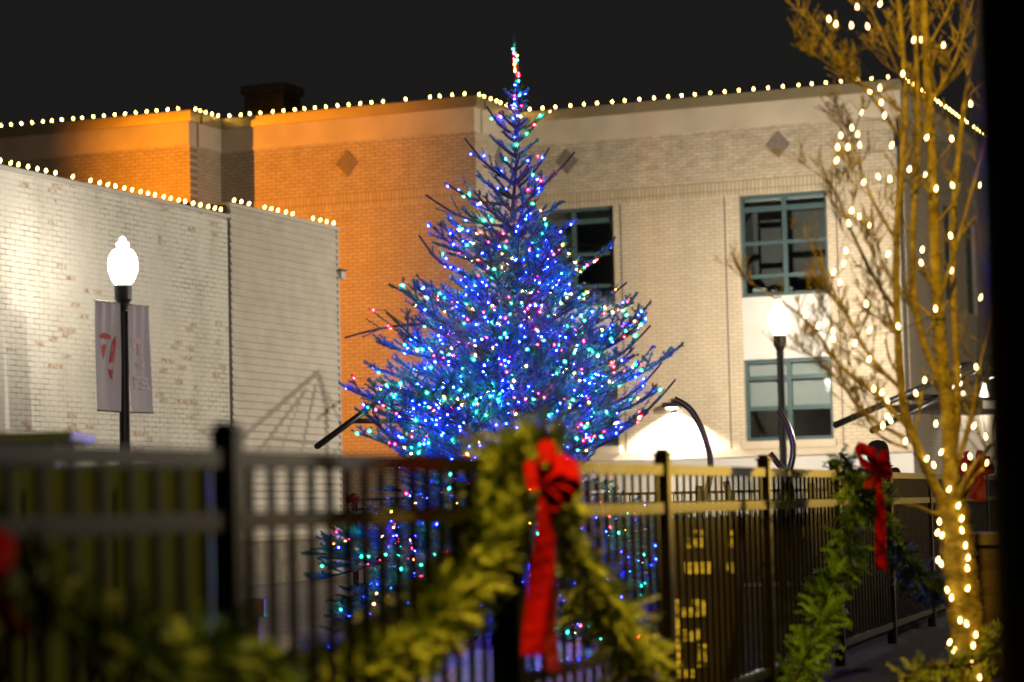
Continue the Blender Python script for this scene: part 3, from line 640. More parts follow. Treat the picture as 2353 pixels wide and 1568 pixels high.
def shoot(p, d, L, r0, lev, nl):
    """a shoot that curves up and carries side shoots; records needle segments"""
    n = max(3, int(L/.05)); pts = [p.copy()]; dd = d.normalized(); st = L/n
    for i in range(n):
        dd = (dd+Vector((0, 0, ((.38 if p.z > 1.15 else .06)/n if lev == 0 else (.045 if lev < 2 else .025))))+Vector((random.gauss(0, .035), random.gauss(0, .035), random.gauss(0, .03)))).normalized()
        pts.append(pts[-1]+dd*st)
    rad = [r0*(1-.72*i/n) for i in range(n+1)]
    stems.tube(pts, rad, 4 if lev else 5, cap=False)
    for i in range(n):
        if lev > 0 or i > n*.30: segs.append((pts[i], pts[i+1], nl))
    return pts, dd
zb = .16
nb = 0
while zb < 4.25:
    f_ = zb/4.25; cnt = 12 if f_ < .26 else (7 if f_ < .72 else 4); a0 = random.uniform(0, 6.28)
    for j in range(cnt):
        a = a0+j*2*PI/cnt+random.uniform(-.3, .3); rise = .06+.95*f_**1.5+(random.uniform(-.55, .12) if f_ < .26 else 0); rise = max(rise, -(zb-.04)/1.5)
        # reach so that the tip lands on the envelope
        Lh = .3
        for _ in range(6): Lh = R_(min(4.6, zb+Lh*rise*1.0))
        Lh *= random.uniform(.72, 1.0) if f_ < .26 else (random.uniform(.66, 1.08) if random.random() > .14 else random.uniform(1.08, 1.28))
        Lh = max(Lh, .10)
        d = Vector((math.cos(a), math.sin(a), rise*.62-.05*(1-f_))); L = Lh*math.sqrt(1+(rise*.8)**2)
        pts, de = shoot(axis(zb), d, L, .015+.008*(1-f_), 0, .021); n = len(pts); tips.append(pts[-1])
        side = 1; i = max(1, int(n*.22))
        while i < n-1:
            t_ = i/n; tang = (pts[i+1]-pts[i-1]).normalized(); hor = tang.cross(Vector((0, 0, 1)));
            if hor.length < .1: hor = Vector((math.cos(a+1.57), math.sin(a+1.57), 0))
            hor.normalize(); l2 = max(.07, L*(.50*(1-t_)**.8+.06)*random.uniform(.7, 1.15)); l2 = min(l2, .55)
            sd = tang*random.uniform(.62, .95)+hor*side*random.uniform(.6, .95)+Vector((0, 0, random.uniform(-.12, .42)))
            p2, d2 = shoot(pts[i], sd, l2, .0075, 1, .021); m2 = len(p2)
            if l2 > .14:
                s3 = 1
                for i2 in range(1, m2-1):
                    if random.random() < .80:
                        tg = (p2[i2+1]-p2[i2-1]).normalized(); h3 = tg.cross(Vector((0, 0, 1))); h3 = h3.normalized() if h3.length > .1 else hor
                        l3 = max(.045, l2*.45*(1-i2/m2))*random.uniform(.7, 1.2)
                        shoot(p2[i2], tg*.8+h3*s3*.75+Vector((0, 0, random.uniform(-.1, .35))), l3, .006, 2, .020); s3 = -s3
            side = -side; i += 1 if random.random() < .75 else 2
        nb += 1
    zb += .075 if f_ < .28 else (.105 if f_ < .8 else .11)
# leader
pl_ = [axis(z_)+Vector((.008*math.sin(z_*9), 0, 0)) for z_ in np.linspace(4.0, TOP.z, 14)]
for i in range(13): segs.append((pl_[i], pl_[i+1], .019))
# a long bough reaching left and two lone shoots near the top, as in the photograph
for (x0_, y0_, x1_, y1_, dy) in ((985, 745, 792, 777, -.3), (1185, 300, 1266, 250, 0), (1172, 305, 1118, 245, 0), (1180, 420, 1068, 318, 0), (1190, 430, 1262, 340, 0), (1195, 450, 1320, 350, 0), (1170, 520, 978, 448, 0), (1170, 470, 1022, 420, .1), (1040, 620, 962, 540, -.1), (1330, 700, 1440, 650, 0), (1350, 850, 1495, 748, -.2), (1400, 930, 1520, 834, 0), (1420, 980, 1552, 872, 0)):
    a, b = at(x0_, y0_, TY+dy*.3), at(x1_, y1_, TY+dy); d = b-a; L = d.length
    mid = [a+d*t_+Vector((0, 0, -.10*L*math.sin(PI*t_)*(1 if y1_ < y0_ else -.4))) for t_ in np.linspace(0, 1, 8)]
    stems.tube(mid, [.0135*(1-.45*t_) for t_ in np.linspace(0, 1, 8)], 5, cap=False)
    for i in range(1, 7): segs.append((mid[i], mid[i+1], .011))
    for i in range(1, 5):
        tg = (mid[i+1]-mid[i]).normalized()
        for s_ in (-1, 1):
            if random.random() < .8: shoot(mid[i], tg+Vector((s_*.45*abs(tg.z)+.1, random.uniform(-.5, .5), s_*.5*abs(tg.x)+.25)), L*random.uniform(.16, .34), .005, 2, .013)
mb = MB(); zs_ = np.linspace(0, TOP.z, 40); mb.tube([axis(z_)+Vector((.008*math.sin(z_*9), 0, 0)) for z_ in zs_], [max(.006, .075*(1-z_/4.2)) for z_ in zs_], 8); mb.build('trunk', MT['sbark'], tree)
stems.build('branches', MT['sbark'], tree)
S0 = np.array([s_[0] for s_ in segs]); S1 = np.array([s_[1] for s_ in segs]); SN = np.array([s_[2] for s_ in segs])
ln = np.linalg.norm(S1-S0, axis=1); cnt = np.maximum(3, (ln*760).astype(int)); idx = np.repeat(np.arange(len(segs)), cnt); n = len(idx)
t_ = rng.random((n, 1)); base = S0[idx]*(1-t_)+S1[idx]*t_; ax = (S1-S0)[idx]; ax /= np.linalg.norm(ax, axis=1)[:, None]
rv = rng.normal(0, 1, (n, 3)); rv[:, 2] += .35; rv -= ax*(ax*rv).sum(1)[:, None]; rv /= np.linalg.norm(rv, axis=1)[:, None]
dirn = ax*rng.uniform(.45, .9, (n, 1))+rv; dirn /= np.linalg.norm(dirn, axis=1)[:, None]
nl = SN[idx][:, None]*rng.uniform(.75, 1.25, (n, 1)); wv = np.cross(dirn, rng.normal(0, 1, (n, 3))); wv /= np.linalg.norm(wv, axis=1)[:, None]
V = np.stack([base-wv*.0036, base+wv*.0036, base+dirn*nl], 1).reshape(-1, 3)
np_mesh('needles', V, np.arange(3*n).reshape(-1, 3), MT['needle'], tree)
print('spruce', nb, 'boughs', len(segs), 'segs', n, 'needles')
# lights on the spruce
NL = 2500; zmid = (S0[:, 2]+S1[:, 2])/2
rad_ = np.hypot(zmid*0+(S0[:, 0]-TX-(TOP.x-TX)*np.clip(zmid/TOP.z, 0, 1)), S0[:, 1]-TY)/np.array([R_(z_) for z_ in zmid])
wgt = np.interp(zmid, [0, .9, 1.25, 1.5, 2.5, 3.4, 3.8, 4.2, 4.7], [.34, .40, .42, 1.0, 1.0, 1.1, 1.2, 3.5, 6])*np.clip(rad_+.25, .2, 1.0)*ln*np.where(S0[:, 1] < TY+.25, 1.0, .35)
wgt /= wgt.sum(); pick = rng.choice(len(segs), NL, p=wgt, replace=False if len(segs) > NL*2 else True)
off = rng.normal(0, 1, (NL, 3)); off[:, 2] -= .3; off /= np.linalg.norm(off, axis=1)[:, None]
LP = (S0[pick]+S1[pick])/2+off*.016; colr = rng.choice(4, NL, p=[c[2] for c in LEDC])
ld = [(4.06, 0), (4.10, 1), (4.15, 0), (4.19, 0), (4.22, 2), (4.27, 0), (4.30, 0), (4.33, 1), (4.37, 2), (4.39, 2), (4.41, 3), (4.43, 2), (4.46, 3), (4.48, 3), (4.505, 2), (4.53, 3), (4.55, 2), (4.58, 1)]
for i, (z_, c_) in enumerate(ld): q = axis(z_); LP[i] = (q.x+.008*math.sin(z_*9)+random.choice((-1, 1))*.014, q.y-.012, z_); colr[i] = c_
# colour runs higher in blue through the middle, redder on the leader
sl = empty('string_lights', (TX, TY-.3, 1.2), 'strings of multicoloured lights covering the tall spruce', 'string lights')
order = np.lexsort((np.arctan2(LP[:, 1]-TY, LP[:, 0]-TX), np.round(LP[:, 2]/.22))); mb = MB()
mb.tube([Vector(LP[i]) for i in order], .0012, 3)
mb.build('cord', MT['wire'], sl)
def led_mesh(m, r=.0047):
    mb = MB(); mb.lathe([(r*.5, -r*1.3), (r, -r*.4), (r*.95, r*.5), (r*.3, r*1.5)], 6); o = mb.build('bulb', m, smooth=True); me = o.data; bpy.data.objects.remove(o); return me
LEDM = [led_mesh(MT['led_'+c[0]]) for c in LEDC]
front = np.argsort(LP[:, 1]+.0*LP[:, 2])[:100]; fs_ = set(front.tolist())
for i in front:
    o = bpy.data.objects.new('bulb', LEDM[colr[i]]); col.objects.link(o)
    put(o, sl, Matrix.Translation(LP[i]) @ Matrix.Rotation(random.uniform(0, 3), 4, (random.random()+.1, random.random(), random.random())))
mb = MB(); r = .0046
for i in range(NL):
    if i in fs_: continue
    mb.cur = int(colr[i]); mb.lathe([(r*.5, -r*1.3), (r, -r*.4), (r*.95, r*.5), (r*.3, r*1.5)], 5, LP[i], Vector(rng.normal(0, 1, 3)).normalized())
tag(mb.build('bulb', [MT['led_'+c[0]] for c in LEDC], sl), kind='stuff')

# ------------------------------------------------------------------ garlands
def catmull(pts, n):
    P_ = [pts[0]]+list(pts)+[pts[-1]]; out = []
    for i in range(1, len(P_)-2):
        for k in range(n):
            t = k/n; a, b, c, d = P_[i-1:i+3]
            out.append(.5*((2*b)+(-a+c)*t+(2*a-5*b+4*c-d)*t*t+(-a+3*b-3*c+d)*t**3))
    out.append(P_[-2]); return out
def garland(name, ctrl, rad, label, m, per_m=1000, frond=.11, droop=.5):
    """ctrl: (px,py,Y) points along the garland; rad: its radius at each"""
    pts = catmull([at(*c) for c in ctrl], 10); rr = np.interp(np.linspace(0, 1, len(pts)), np.linspace(0, 1, len(rad)), rad)
    g = empty(name, pts[0], label, 'garland', 'evergreen garlands on the fence'); mb = MB(); mb.tube(pts, [.012]*len(pts), 6); mb.build('stem', MT['twine'], g)
    quads = []
    for i in range(len(pts)-1):
        a, b = pts[i], pts[i+1]; L = (b-a).length; tg = (b-a).normalized()
        for _ in range(max(1, int(L*per_m))):
            p = a.lerp(b, random.random()); o = tg.orthogonal().normalized(); o.rotate(Matrix.Rotation(random.uniform(0, 2*PI), 3, tg))
            d = (o*random.uniform(.5, 1.1)+tg*random.uniform(-.75, .75)+Vector((0, 0, -droop*random.uniform(0, 1)))).normalized()
            R = rr[i]; l = max(.05, R*random.uniform(.55, 1.3)); nrm = d.cross(Vector((random.gauss(0, 1), random.gauss(0, 1), random.gauss(0, 1)))).normalized()
            # flat cedar spray: a rib with paired scale-leaf fingers
            q = p.copy(); dd = d.copy(); ns = max(3, int(l/.022))
            for k in range(ns):
                dd = (dd+Vector((0, 0, -.07*droop))+Vector((random.gauss(0, .08), random.gauss(0, .08), random.gauss(0, .08)))).normalized(); q2 = q+dd*(l/ns); f_ = 1-.6*k/ns
                quads.append((q-nrm*.004, q+nrm*.004, q2+nrm*.003, q2-nrm*.003))
                for s_ in (-1, 1):
                    e = (dd*.8+nrm*s_*random.uniform(.5, 1.0)).normalized()*.034*f_*random.uniform(.7, 1.3); w_ = dd.cross(e); w_ = (e.cross(w_)).normalized()*.005 if w_.length > 1e-6 else nrm*.004
                    quads.append((q2-w_, q2+w_, q2+e+w_*.5, q2+e-w_*.5))
                q = q2
    V = np.array([[tuple(v) for v in qd] for qd in quads]).reshape(-1, 3); np_mesh('foliage', V, np.arange(len(V)).reshape(-1, 4), m, g); return g
garland('evergreen_garland', [(1290, 995, 8.1), (1245, 1010, 8.1), (1170, 1045, 8.1), (1140, 1110, 8.05), (1120, 1180, 8.0), (1100, 1260, 7.9), (1060, 1340, 7.8), (1000, 1400, 7.6), (930, 1460, 7.4), (850, 1510, 7.1), (760, 1560, 6.9), (640, 1610, 6.6)], [.06, .10, .14, .15, .145, .14, .125, .135, .13, .125, .12, .11],
        'blurred yellow green garland on the middle fence post, sweeping down to the left', MT['cedar'])
garland('evergreen_garland', [(1235, 1060, 8.15), (1290, 1150, 8.3), (1305, 1250, 8.5), (1350, 1330, 8.7), (1400, 1400, 8.9), (1440, 1480, 9.1), (1500, 1580, 9.3)], [.08, .07, .08, .13, .15, .15, .13],
        'blurred garland sweeping down to the right of the middle fence post', MT['cedar'], per_m=330)
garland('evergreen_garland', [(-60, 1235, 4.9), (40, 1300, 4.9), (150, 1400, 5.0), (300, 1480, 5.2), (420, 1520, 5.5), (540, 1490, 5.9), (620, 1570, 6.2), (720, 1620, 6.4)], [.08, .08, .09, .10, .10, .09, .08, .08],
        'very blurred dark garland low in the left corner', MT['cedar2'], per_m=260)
garland('evergreen_garland', [(1930, 1040, 14.2), (1955, 1075, 14.2), (1968, 1130, 14.2), (1962, 1200, 14.1), (1945, 1270, 14.0), (1915, 1340, 13.8), (1890, 1400, 13.6), (1870, 1460, 13.4), (1840, 1530, 13.2), (1800, 1610, 13.0)], [.09, .14, .14, .13, .14, .14, .14, .145, .15, .15],
        'bright green garland with red bow at right, hanging down left of its post', MT['cedar3'], per_m=300)
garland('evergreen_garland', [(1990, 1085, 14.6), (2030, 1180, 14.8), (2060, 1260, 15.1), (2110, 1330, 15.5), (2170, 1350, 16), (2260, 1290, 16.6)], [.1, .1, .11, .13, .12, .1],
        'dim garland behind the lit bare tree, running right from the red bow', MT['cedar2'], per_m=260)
garland('evergreen_garland', [(2080, 1560, 12.2), (2140, 1530, 12.3), (2250, 1520, 12.3), (2330, 1420, 12.2)], [.1, .1, .1, .1], 'olive sprays of garland at the foot of the lit bare tree', MT['cedar'], per_m=200)
# ------------------------------------------------------------------ ribbon bows
def bow(loc, sc_, label, tails, loops=((-1, .1, 1), (1, .15, 1), (.55, .75, .8), (-.5, .7, .75)), m='red', rot=0):
    g = empty('ribbon_bow', loc, label, 'ribbon bow', 'red ribbon bows'); ww = 1.15 if sc_ == 1.0 else 1.0; Mx = Matrix.Translation(loc) @ Matrix.Rotation(rot, 4, 'Z') @ Matrix.Scale(sc_, 4)
    for sx, ang, sz in loops:
        mb = MB(); pts = []; d = Vector((sx, 0, ang)).normalized()*.11*sz; up = Vector((-d.z, 0, d.x)).normalized()*.034*sz
        for k in range(13):
            a = 2*PI*k/12; r = .5-.5*math.cos(a); pts.append(d*r+up*math.sin(a)*(.4+.8*r)+Vector((0, -.012*math.sin(a), 0)))
        mb.strip(pts, [Vector((0, .030, .018*ww))*ww*(.45+.55*(.5-.5*math.cos(2*PI*k/12)))+Vector((.006*math.sin(k), 0, .012)) for k in range(13)], .003); mb.build('loop', MT[m], g, Mx, smooth=False)
    mb = MB(); mb.lathe([(.008, -.022), (.022, -.012), (.026, 0), (.02, .014), (.008, .022)], 12); mb.build('knot', MT[m], g, Mx, smooth=True)
    for i, (dx, dz, wd, yy) in enumerate(tails):
        mb = MB(); pts = [Vector((dx*t_+.010*math.sin(t_*5+i), yy*t_-.008*math.sin(t_*7), dz*t_)) for t_ in np.linspace(0, 1, 12)]
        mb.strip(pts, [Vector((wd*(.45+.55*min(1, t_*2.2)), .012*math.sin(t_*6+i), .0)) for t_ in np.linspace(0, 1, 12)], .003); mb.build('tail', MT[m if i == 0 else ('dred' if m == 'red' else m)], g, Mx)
    return g
bow(at(1252, 1105, 7.9), 1.0, 'large blurred red bow with long tails on the middle post', ((-.045, -.56, .036, -.05), (.02, -.62, .022, .02)), loops=((1, .10, 1.05), (.95, -.35, .85), (.12, 1, .9), (-.5, .2, .6), (.85, .5, .8), (.5, -.8, .65)))
bow(at(2012, 1075, 13.8), 1.0, 'sharper red bow on the right hand garland beside the dark figure', ((.02, -.58, .030, -.05), (-.04, -.12, .03, .02)), loops=((-.75, .8, 1.25), (.6, .45, .9), (.9, -.2, .8), (.1, -.9, .7), (-.2, .9, .8)))
bow(at(2240, 1075, 18.5), 1.3, 'dim dark red bow behind the lit bare tree at far right', ((.03, -.2, .04, 0), (-.03, -.18, .04, 0)), m='dred')
bow(at(-100, 1305, 4.75), 1.0, 'blurred red ribbon tail at the left edge', ((.135, -.135, .022, 0), (.02, -.2, .02, .02)))
bow(at(812, 1150, 30.2), .8, 'tiny dark red bow on the far fence post left of the spruce', ((.01, -.12, .02, 0), (-.02, -.1, .02, 0)), m='dred')

# ------------------------------------------------------------------ bare tree wrapped in warm lights
TYR = 12.6; tb = at(2238, 1700, TYR)
bt = empty('bare_tree', (tb.x, TYR, 0), 'leafless tree wrapped in warm white lights at right', 'tree')
limb = MB(); twig = MB(); nodes = []
px2m = TYR/FPX
def limbpx(pts, w0, w1, dy=0, mbx=None, twigs=0, tl=(60, 150), depth=0):
    P_ = catmull([at(x, y, TYR+dy*(i/max(1, len(pts)-1))) for i, (x, y) in enumerate(pts)], 8); n = len(P_)
    sc_w = (.92 if w0 > 80 else .54)
    rad = [(w0+(w1-w0)*i/(n-1))*sc_w*px2m/2*(1+.07*math.sin(i*1.7+w0)) for i in range(n)]; (mbx or limb).tube(P_, rad, 10 if w0 > 20 else 6)
    for i in range(n-1): nodes.append(P_[i])
    for _ in range(twigs):
        i = random.randint(int(n*.15), n-2); tg = (P_[i+1]-P_[i]).normalized(); side = Vector((random.choice((-1, -1, 1)), random.uniform(-.8, .8), 0)).normalized()
        grow(P_[i], (tg*.8+side*random.uniform(.5, 1)+Vector((0, 0, .15))).normalized(), random.uniform(*tl)*px2m, rad[i]*.42, depth)
def grow(p, d, L, r, lev):
    n = 6; pts = [p.copy()]; r = max(.003, min(r, .012)); dd = d.copy()
    for i in range(n):
        dd = (dd+Vector((random.gauss(0, .13), random.gauss(0, .13), random.gauss(.09, .1)))).normalized(); pts.append(pts[-1]+dd*L/n)
    twig.tube(pts, [r*(1-.6*i/n) for i in range(n+1)], 5)
    twig.lathe([(.001, -.012), (r*.75, -.004), (r*.8, .004), (.001, .014)], 5, pts[-1], dd)
    nodes.extend(pts[2:])
    if lev > 0:
        for _ in range(random.randint(2, 4)):
            i = random.randint(2, n-1); s_ = Vector((random.gauss(0, 1), random.gauss(0, 1), random.gauss(.3, .6))).normalized(); grow(pts[i], (dd+s_*.8).normalized(), L*random.uniform(.35, .65), r*.6, lev-1)
limbpx([(2250, 1760), (2238, 1600), (2222, 1450), (2208, 1330), (2196, 1240), (2186, 1150)], 96, 84)
limbpx([(2186, 1170), (2182, 1050), (2176, 930), (2162, 800), (2152, 650), (2146, 500), (2140, 350), (2132, 200), (2125, 60), (2120, -80)], 74, 30, 0, twigs=10, depth=1)
limbpx([(2180, 1180), (2140, 1100), (2105, 1020), (2078, 940), (2066, 820), (2060, 680), (2062, 520), (2072, 380), (2080, 250), (2075, 120), (2060, -40)], 46, 18, -.3, twigs=12, depth=1)
limbpx([(2186, 1060), (2200, 950), (2196, 800), (2190, 640), (2192, 480), (2205, 330), (2225, 180), (2245, 60), (2250, -60)], 40, 16, .3, twigs=10, depth=1)
limbpx([(2170, 900), (2120, 780), (2098, 640), (2100, 480), (2110, 330), (2108, 180), (2095, 0), (2085, -80)], 34, 16, -.2, twigs=10, depth=1)
limbpx([(2195, 1160), (2225, 1090), (2262, 1040), (2275, 1020)], 30, 12, -.2, twigs=5, depth=1)
limbpx([(2190, 1230), (2225, 1120), (2275, 1060), (2310, 1020)], 22, 9, .1, twigs=3, depth=1)
limbpx([(2195, 1080), (2232, 960), (2250, 850), (2275, 720), (2290, 560)], 26, 9, -.3, twigs=8, depth=1)
limbpx([(2155, 700), (2200, 560), (2235, 430), (2268, 300), (2290, 180)], 22, 8, -.2, twigs=6, depth=1)
limbpx([(2185, 1180), (2150, 1180), (2110, 1165), (2085, 1160)], 18, 7, -.15, twigs=2, depth=0)
for pts, w0, w1 in (([(2090, 985), (2010, 905), (1930, 840), (1860, 745), (1790, 690), (1730, 655)], 24, 6), ([(2075, 900), (2000, 820), (1950, 730), (1900, 640), (1885, 570)], 20, 6),
                    ([(2062, 720), (2010, 640), (1960, 540), (1925, 455), (1895, 400)], 20, 6), ([(2064, 560), (2010, 470), (1975, 380), (1955, 300)], 17, 6),
                    ([(2076, 330), (2010, 230), (1940, 150), (1890, 85), (1850, 20)], 20, 7), ([(2078, 260), (2000, 205), (1930, 165), (1862, 120)], 16, 6),
                    ([(2080, 200), (2040, 110), (2005, 30), (1985, -40)], 18, 8), ([(2085, 1010), (2000, 960), (1930, 880), (1880, 830), (1840, 800)], 18, 5),
                    ([(2100, 160), (2160, 60), (2200, -30)], 15, 7), ([(2130, 250), (2190, 150), (2225, 40), (2240, -40)], 18, 8), ([(2070, 800), (2035, 700), (2010, 590), (2005, 480)], 14, 6),
                    ([(2085, 1030), (2020, 1000), (1980, 930), (1955, 840), (1940, 760)], 15, 5)):
    limbpx(pts, w0, w1, random.uniform(-.5, .5), twigs=15, tl=(38, 115), depth=2)
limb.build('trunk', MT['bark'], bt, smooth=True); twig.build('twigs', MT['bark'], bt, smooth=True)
BP = [(1905, 50), (1920, 62), (1970, 22), (1957, 65), (1995, 67), (2020, 15), (2098, 98), (2118, 98), (2167, 110), (2074, 176), (1998, 215), (2022, 208), (2025, 242), (2030, 272), (1977, 265), (1958, 300), (1970, 315), (1932, 318), (1925, 345), (1948, 345),
      (1975, 340), (1920, 375), (2047, 340), (2127, 322), (2187, 325), (2020, 412), (1983, 425), (2045, 418), (2088, 395), (2127, 410), (2190, 432), (2248, 432), (1955, 490), (1950, 520), (1976, 505), (1995, 523), (2185, 548), (2118, 580), (2118, 610),
      (2185, 628), (1946, 583), (1938, 612), (1914, 632), (1930, 655), (2038, 590), (1990, 705), (2150, 716), (2065, 756), (1850, 730), (1880, 755), (1915, 767), (1995, 765), (1915, 785), (1962, 795), (1995, 832), (2124, 880), (2106, 910), (2025, 908), (2007, 900), (2040, 928),
      (2037, 962), (2048, 972), (2028, 985), (2150, 980), (2235, 985), (2080, 1020), (2127, 1060), (2160, 1045), (2147, 1075), (2230, 1055), (2265, 1010), (2265, 1070), (2215, 1080), (2178, 1130), (2250, 690), (2230, 245), (2245, 850), (2150, 440),
      (2200, 1168), (2208, 1198), (2212, 1225), (2158, 1205), (2152, 1230), (2163, 1236), (2218, 1260), (2154, 1293), (2163, 1302), (2224, 1288), (2224, 1312), (2178, 1362), (2186, 1380), (2222, 1358), (2206, 1432), (2222, 1440), (2242, 1465), (2180, 1482), (2190, 1500), (2236, 1490), (2232, 1532), (2252, 1562)]
ws = empty('string_lights', (tb.x, TYR-.2, .8), 'string of warm white bulbs wound around the leafless tree', 'string lights')
TBM = bulb_mesh(MT['tbulb'], .0074, .030)
NP = np.array([tuple(v) for v in nodes]); cord = MB(); chain = []
for i, (x, y) in enumerate(BP):
    p = at(x, y, TYR-.12)
    # seat the bulb on the nearest branch that lies close to its line of sight
    r_ = ray(x, y).normalized(); v = NP-np.array(CAM); tt = v@np.array(r_); dist = np.linalg.norm(v-tt[:, None]*np.array(r_), axis=1); j = int(np.argmin(dist))
    Yb = NP[j][1]-(.05 if y < 1150 else .1); p = at(x, y, Yb); o = bpy.data.objects.new('bulb', TBM); col.objects.link(o)
    m = Matrix.Translation(p) @ Matrix.Rotation(random.uniform(-.25, .45), 4, 'Y') @ Matrix.Rotation(random.uniform(-.3, .3), 4, 'X'); put(o, ws, m)
    chain.append(p-Vector((0, 0, .014)))
tr = [at(2222, 1560, TYR)]
spi = []
for k in range(90):
    y_ = 1590-k*5; x_ = np.interp(y_, [1150, 1240, 1330, 1450, 1600], [2186, 2196, 2208, 2222, 2238]); a = k*.5; c = at(x_, y_, TYR); rr_ = 47*px2m; spi.append(c+Vector((math.cos(a)*rr_, -math.sin(a)*rr_, 0)))
cur = spi[-1]; left = [p for p in chain if p.z > spi[-1].z]
while left:
    j = min(range(len(left)), key=lambda i: (left[i]-cur).length); cur = left.pop(j); spi.append(cur)
cord.tube(spi, .002, 4)
cord.build('cord', MT['wire'], ws)

# ------------------------------------------------------------------ bent steel pipes beyond the spruce
def pipe_sculpture(px, label, curves, Y, rad=.042, m='steel'):
    b = at(px, 1300, Y); g = empty('pipe_sculpture', (b.x, Y, 0), label, 'sculpture', 'bent steel pipes'); 
    for c in curves:
        P_ = catmull([at(x, y, Y+(dy if dy else 0)) for x, y, dy in c], 8); last_ = P_[-1]
        if last_.z > .05 and c[-1][1] > 1060: P_.append(Vector((last_.x+(last_-P_[-2]).x*2, last_.y, 0)))
        mb = MB(); mb.tube(P_, rad, 14); mb.build('pipe', MT[m], g, smooth=True)
    return g
pipe_sculpture(1620, 'tall curved steel pipe right of the spruce', [[(1549, 917, 0), (1585, 940, 0), (1612, 985, 0), (1630, 1040, 0), (1632, 1090, 0), (1618, 1150, 0), (1600, 1220, 0)]], 27.5, .036)
pipe_sculpture(1820, 'curved steel pipe in front of the lower teal window', [[(1788, 942, 0), (1806, 970, 0), (1820, 1010, 0), (1822, 1045, 0), (1812, 1090, 0), (1795, 1150, 0)], [(1769, 1042, .1), (1785, 1062, .1), (1806, 1090, .1), (1820, 1130, .1)]], 27.0, .036)
pipe_sculpture(1690, 'short leaning steel pipe between the two curved ones', [[(1668, 1106, 0), (1680, 1160, 0), (1692, 1230, 0), (1698, 1290, 0)]], 24.0, .036)

# ------------------------------------------------------------------ tube frame whose shadow falls on the beige siding
LS = Vector((L2.location.x, L2.location.y, L2.location.z+4.66))
def shp(zx, zy, t): # shadow pixel (in a 2091-wide crop of the photograph) -> point of the frame between siding and lamp
    px, py = (560+zx/5.2275)*.91914, (900+zy/5.2275)*.91914; s_, z_ = fP.hit(px, py); W_ = fP.pt(s_, -.02, z_); return W_+(LS-W_)*t
fr = empty('tube_frame', shp(1200, 1700, .33)*1, 'dark tube frame behind the spruce with a boom poking out at left', 'sculpture'); fr.location.z = 0
bars = (((1215, 155), (130, 1090), 62, .33, .30), ((1050, 400), (330, 1330), 48, .33, .34), ((975, 540), (640, 1400), 28, .33, .36), ((1180, 330), (950, 1400), 44, .33, .33), ((1225, 200), (1330, 620), 90, .33, .33), ((1320, 560), (1325, 1400), 80, .33, .33),
        ((1340, 440), (1560, 980), 34, .33, .31), ((600, 1020), (1350, 1125), 30, .33, .33), ((562, 1080), (600, 1330), 28, .33, .33), ((1500, 1090), (1380, 1330), 28, .33, .33))
for a, b, w_, t0, t1 in bars:
    A_, B_ = shp(*a, t0), shp(*b, t1); mb = MB(); mb.tube([A_, B_], w_/5.2275*.919*42/FPX*(1-t0)/2*1.25, 10)
    mb.build('strut', MT['dsteel'], fr)
mb = MB(); A_ = at(729, 1026, 26); B_ = at(1010, 818, 31); mb.tube([A_, B_], .035, 12); mb.build('boom', MT['dsteel'], fr, smooth=True)
mb = MB(); mb.tube([at(806, 967, 27.3), at(1000, 970, 31)], .03, 10); mb.build('boom_brace', MT['dsteel'], fr, smooth=True)
# canopy tubes at the right
cf = empty('canopy_frame', (at(2100, 1160, 36).x, 36, 0), 'dark canopy tubes rising to the right by the entrance', 'canopy')
for a, b, r in (((1920, 977, 35), (2300, 812, 38), .05), ((2003, 990, 35), (2300, 850, 37.5), .045), ((2080, 912, 36.5), (2330, 922, 38), .05), ((2190, 880, 37), (2300, 830, 37.5), .03)):
    mb = MB(); mb.tube([at(*a), at(*b)], r, 12); mb.build('tube', MT['dsteel'], cf, smooth=True)
mb = MB(); q = at(2320, 922, 38); mb.tube([(q.x, q.y, 0), (q.x, q.y, q.z+.9)], .07, 12); mb.build('column', MT['dsteel'], cf)
mb = MB(); q = at(2150, 935, 37); q2 = at(2330, 935, 39); mb.bar((q.x, q.y, q.z), (q2.x, q2.y, q.z), 1.6, .12); mb.build('canopy_slab', MT['conc'], cf)

# ------------------------------------------------------------------ made-up box for an unidentified amber glow, as a lantern behind the right part of the fence
LY = 13.0; lx0, lx1 = at(1532, 1400, LY).x, at(1702, 1400, LY).x; lt = empty('amber_glow_stand_in', ((lx0+lx1)/2, LY, 0), 'made-up dark box with glowing panels for an unidentified amber glow behind the fence', 'lantern_stand_in')
mb = MB(); zt_ = at(1600, 1196, LY).z; mb.box(lx0, lx1, LY+.06, LY+.3, 0, zt_); mb.build('box', MT['wood'], lt)
for x in (lx0, lx1-.03): mb = MB(); mb.box(x, x+.03, LY-.01, LY+.058, 0, zt_); mb.build('stile', MT['wood'], lt)
rows = [(1225, [(1590, 1616), (1674, 1692)], 12), (1248, [(1572, 1616), (1672, 1694)], 22), (1306, [(1572, 1640), (1672, 1694)], 26), (1388, [(1542, 1570), (1590, 1630)], 18), (1408, [(1540, 1630)], 20),
        (1434, [(1544, 1566)], 26), (1462, [(1542, 1618)], 26), (1490, [(1548, 1568), (1606, 1630)], 16), (1508, [(1548, 1568), (1606, 1630)], 14), (1525, [(1548, 1574), (1604, 1630)], 18), (1550, [(1552, 1602)], 18)]
for y, segs_, h in rows:
    for a, b in segs_:
        p, q = at(a, y-h/2, LY), at(b, y+h/2, LY); mb = MB(); mb.box(p.x, q.x, LY+.045, LY+.058, q.z, p.z); mb.build('glow_panel', MT['amber'], lt)

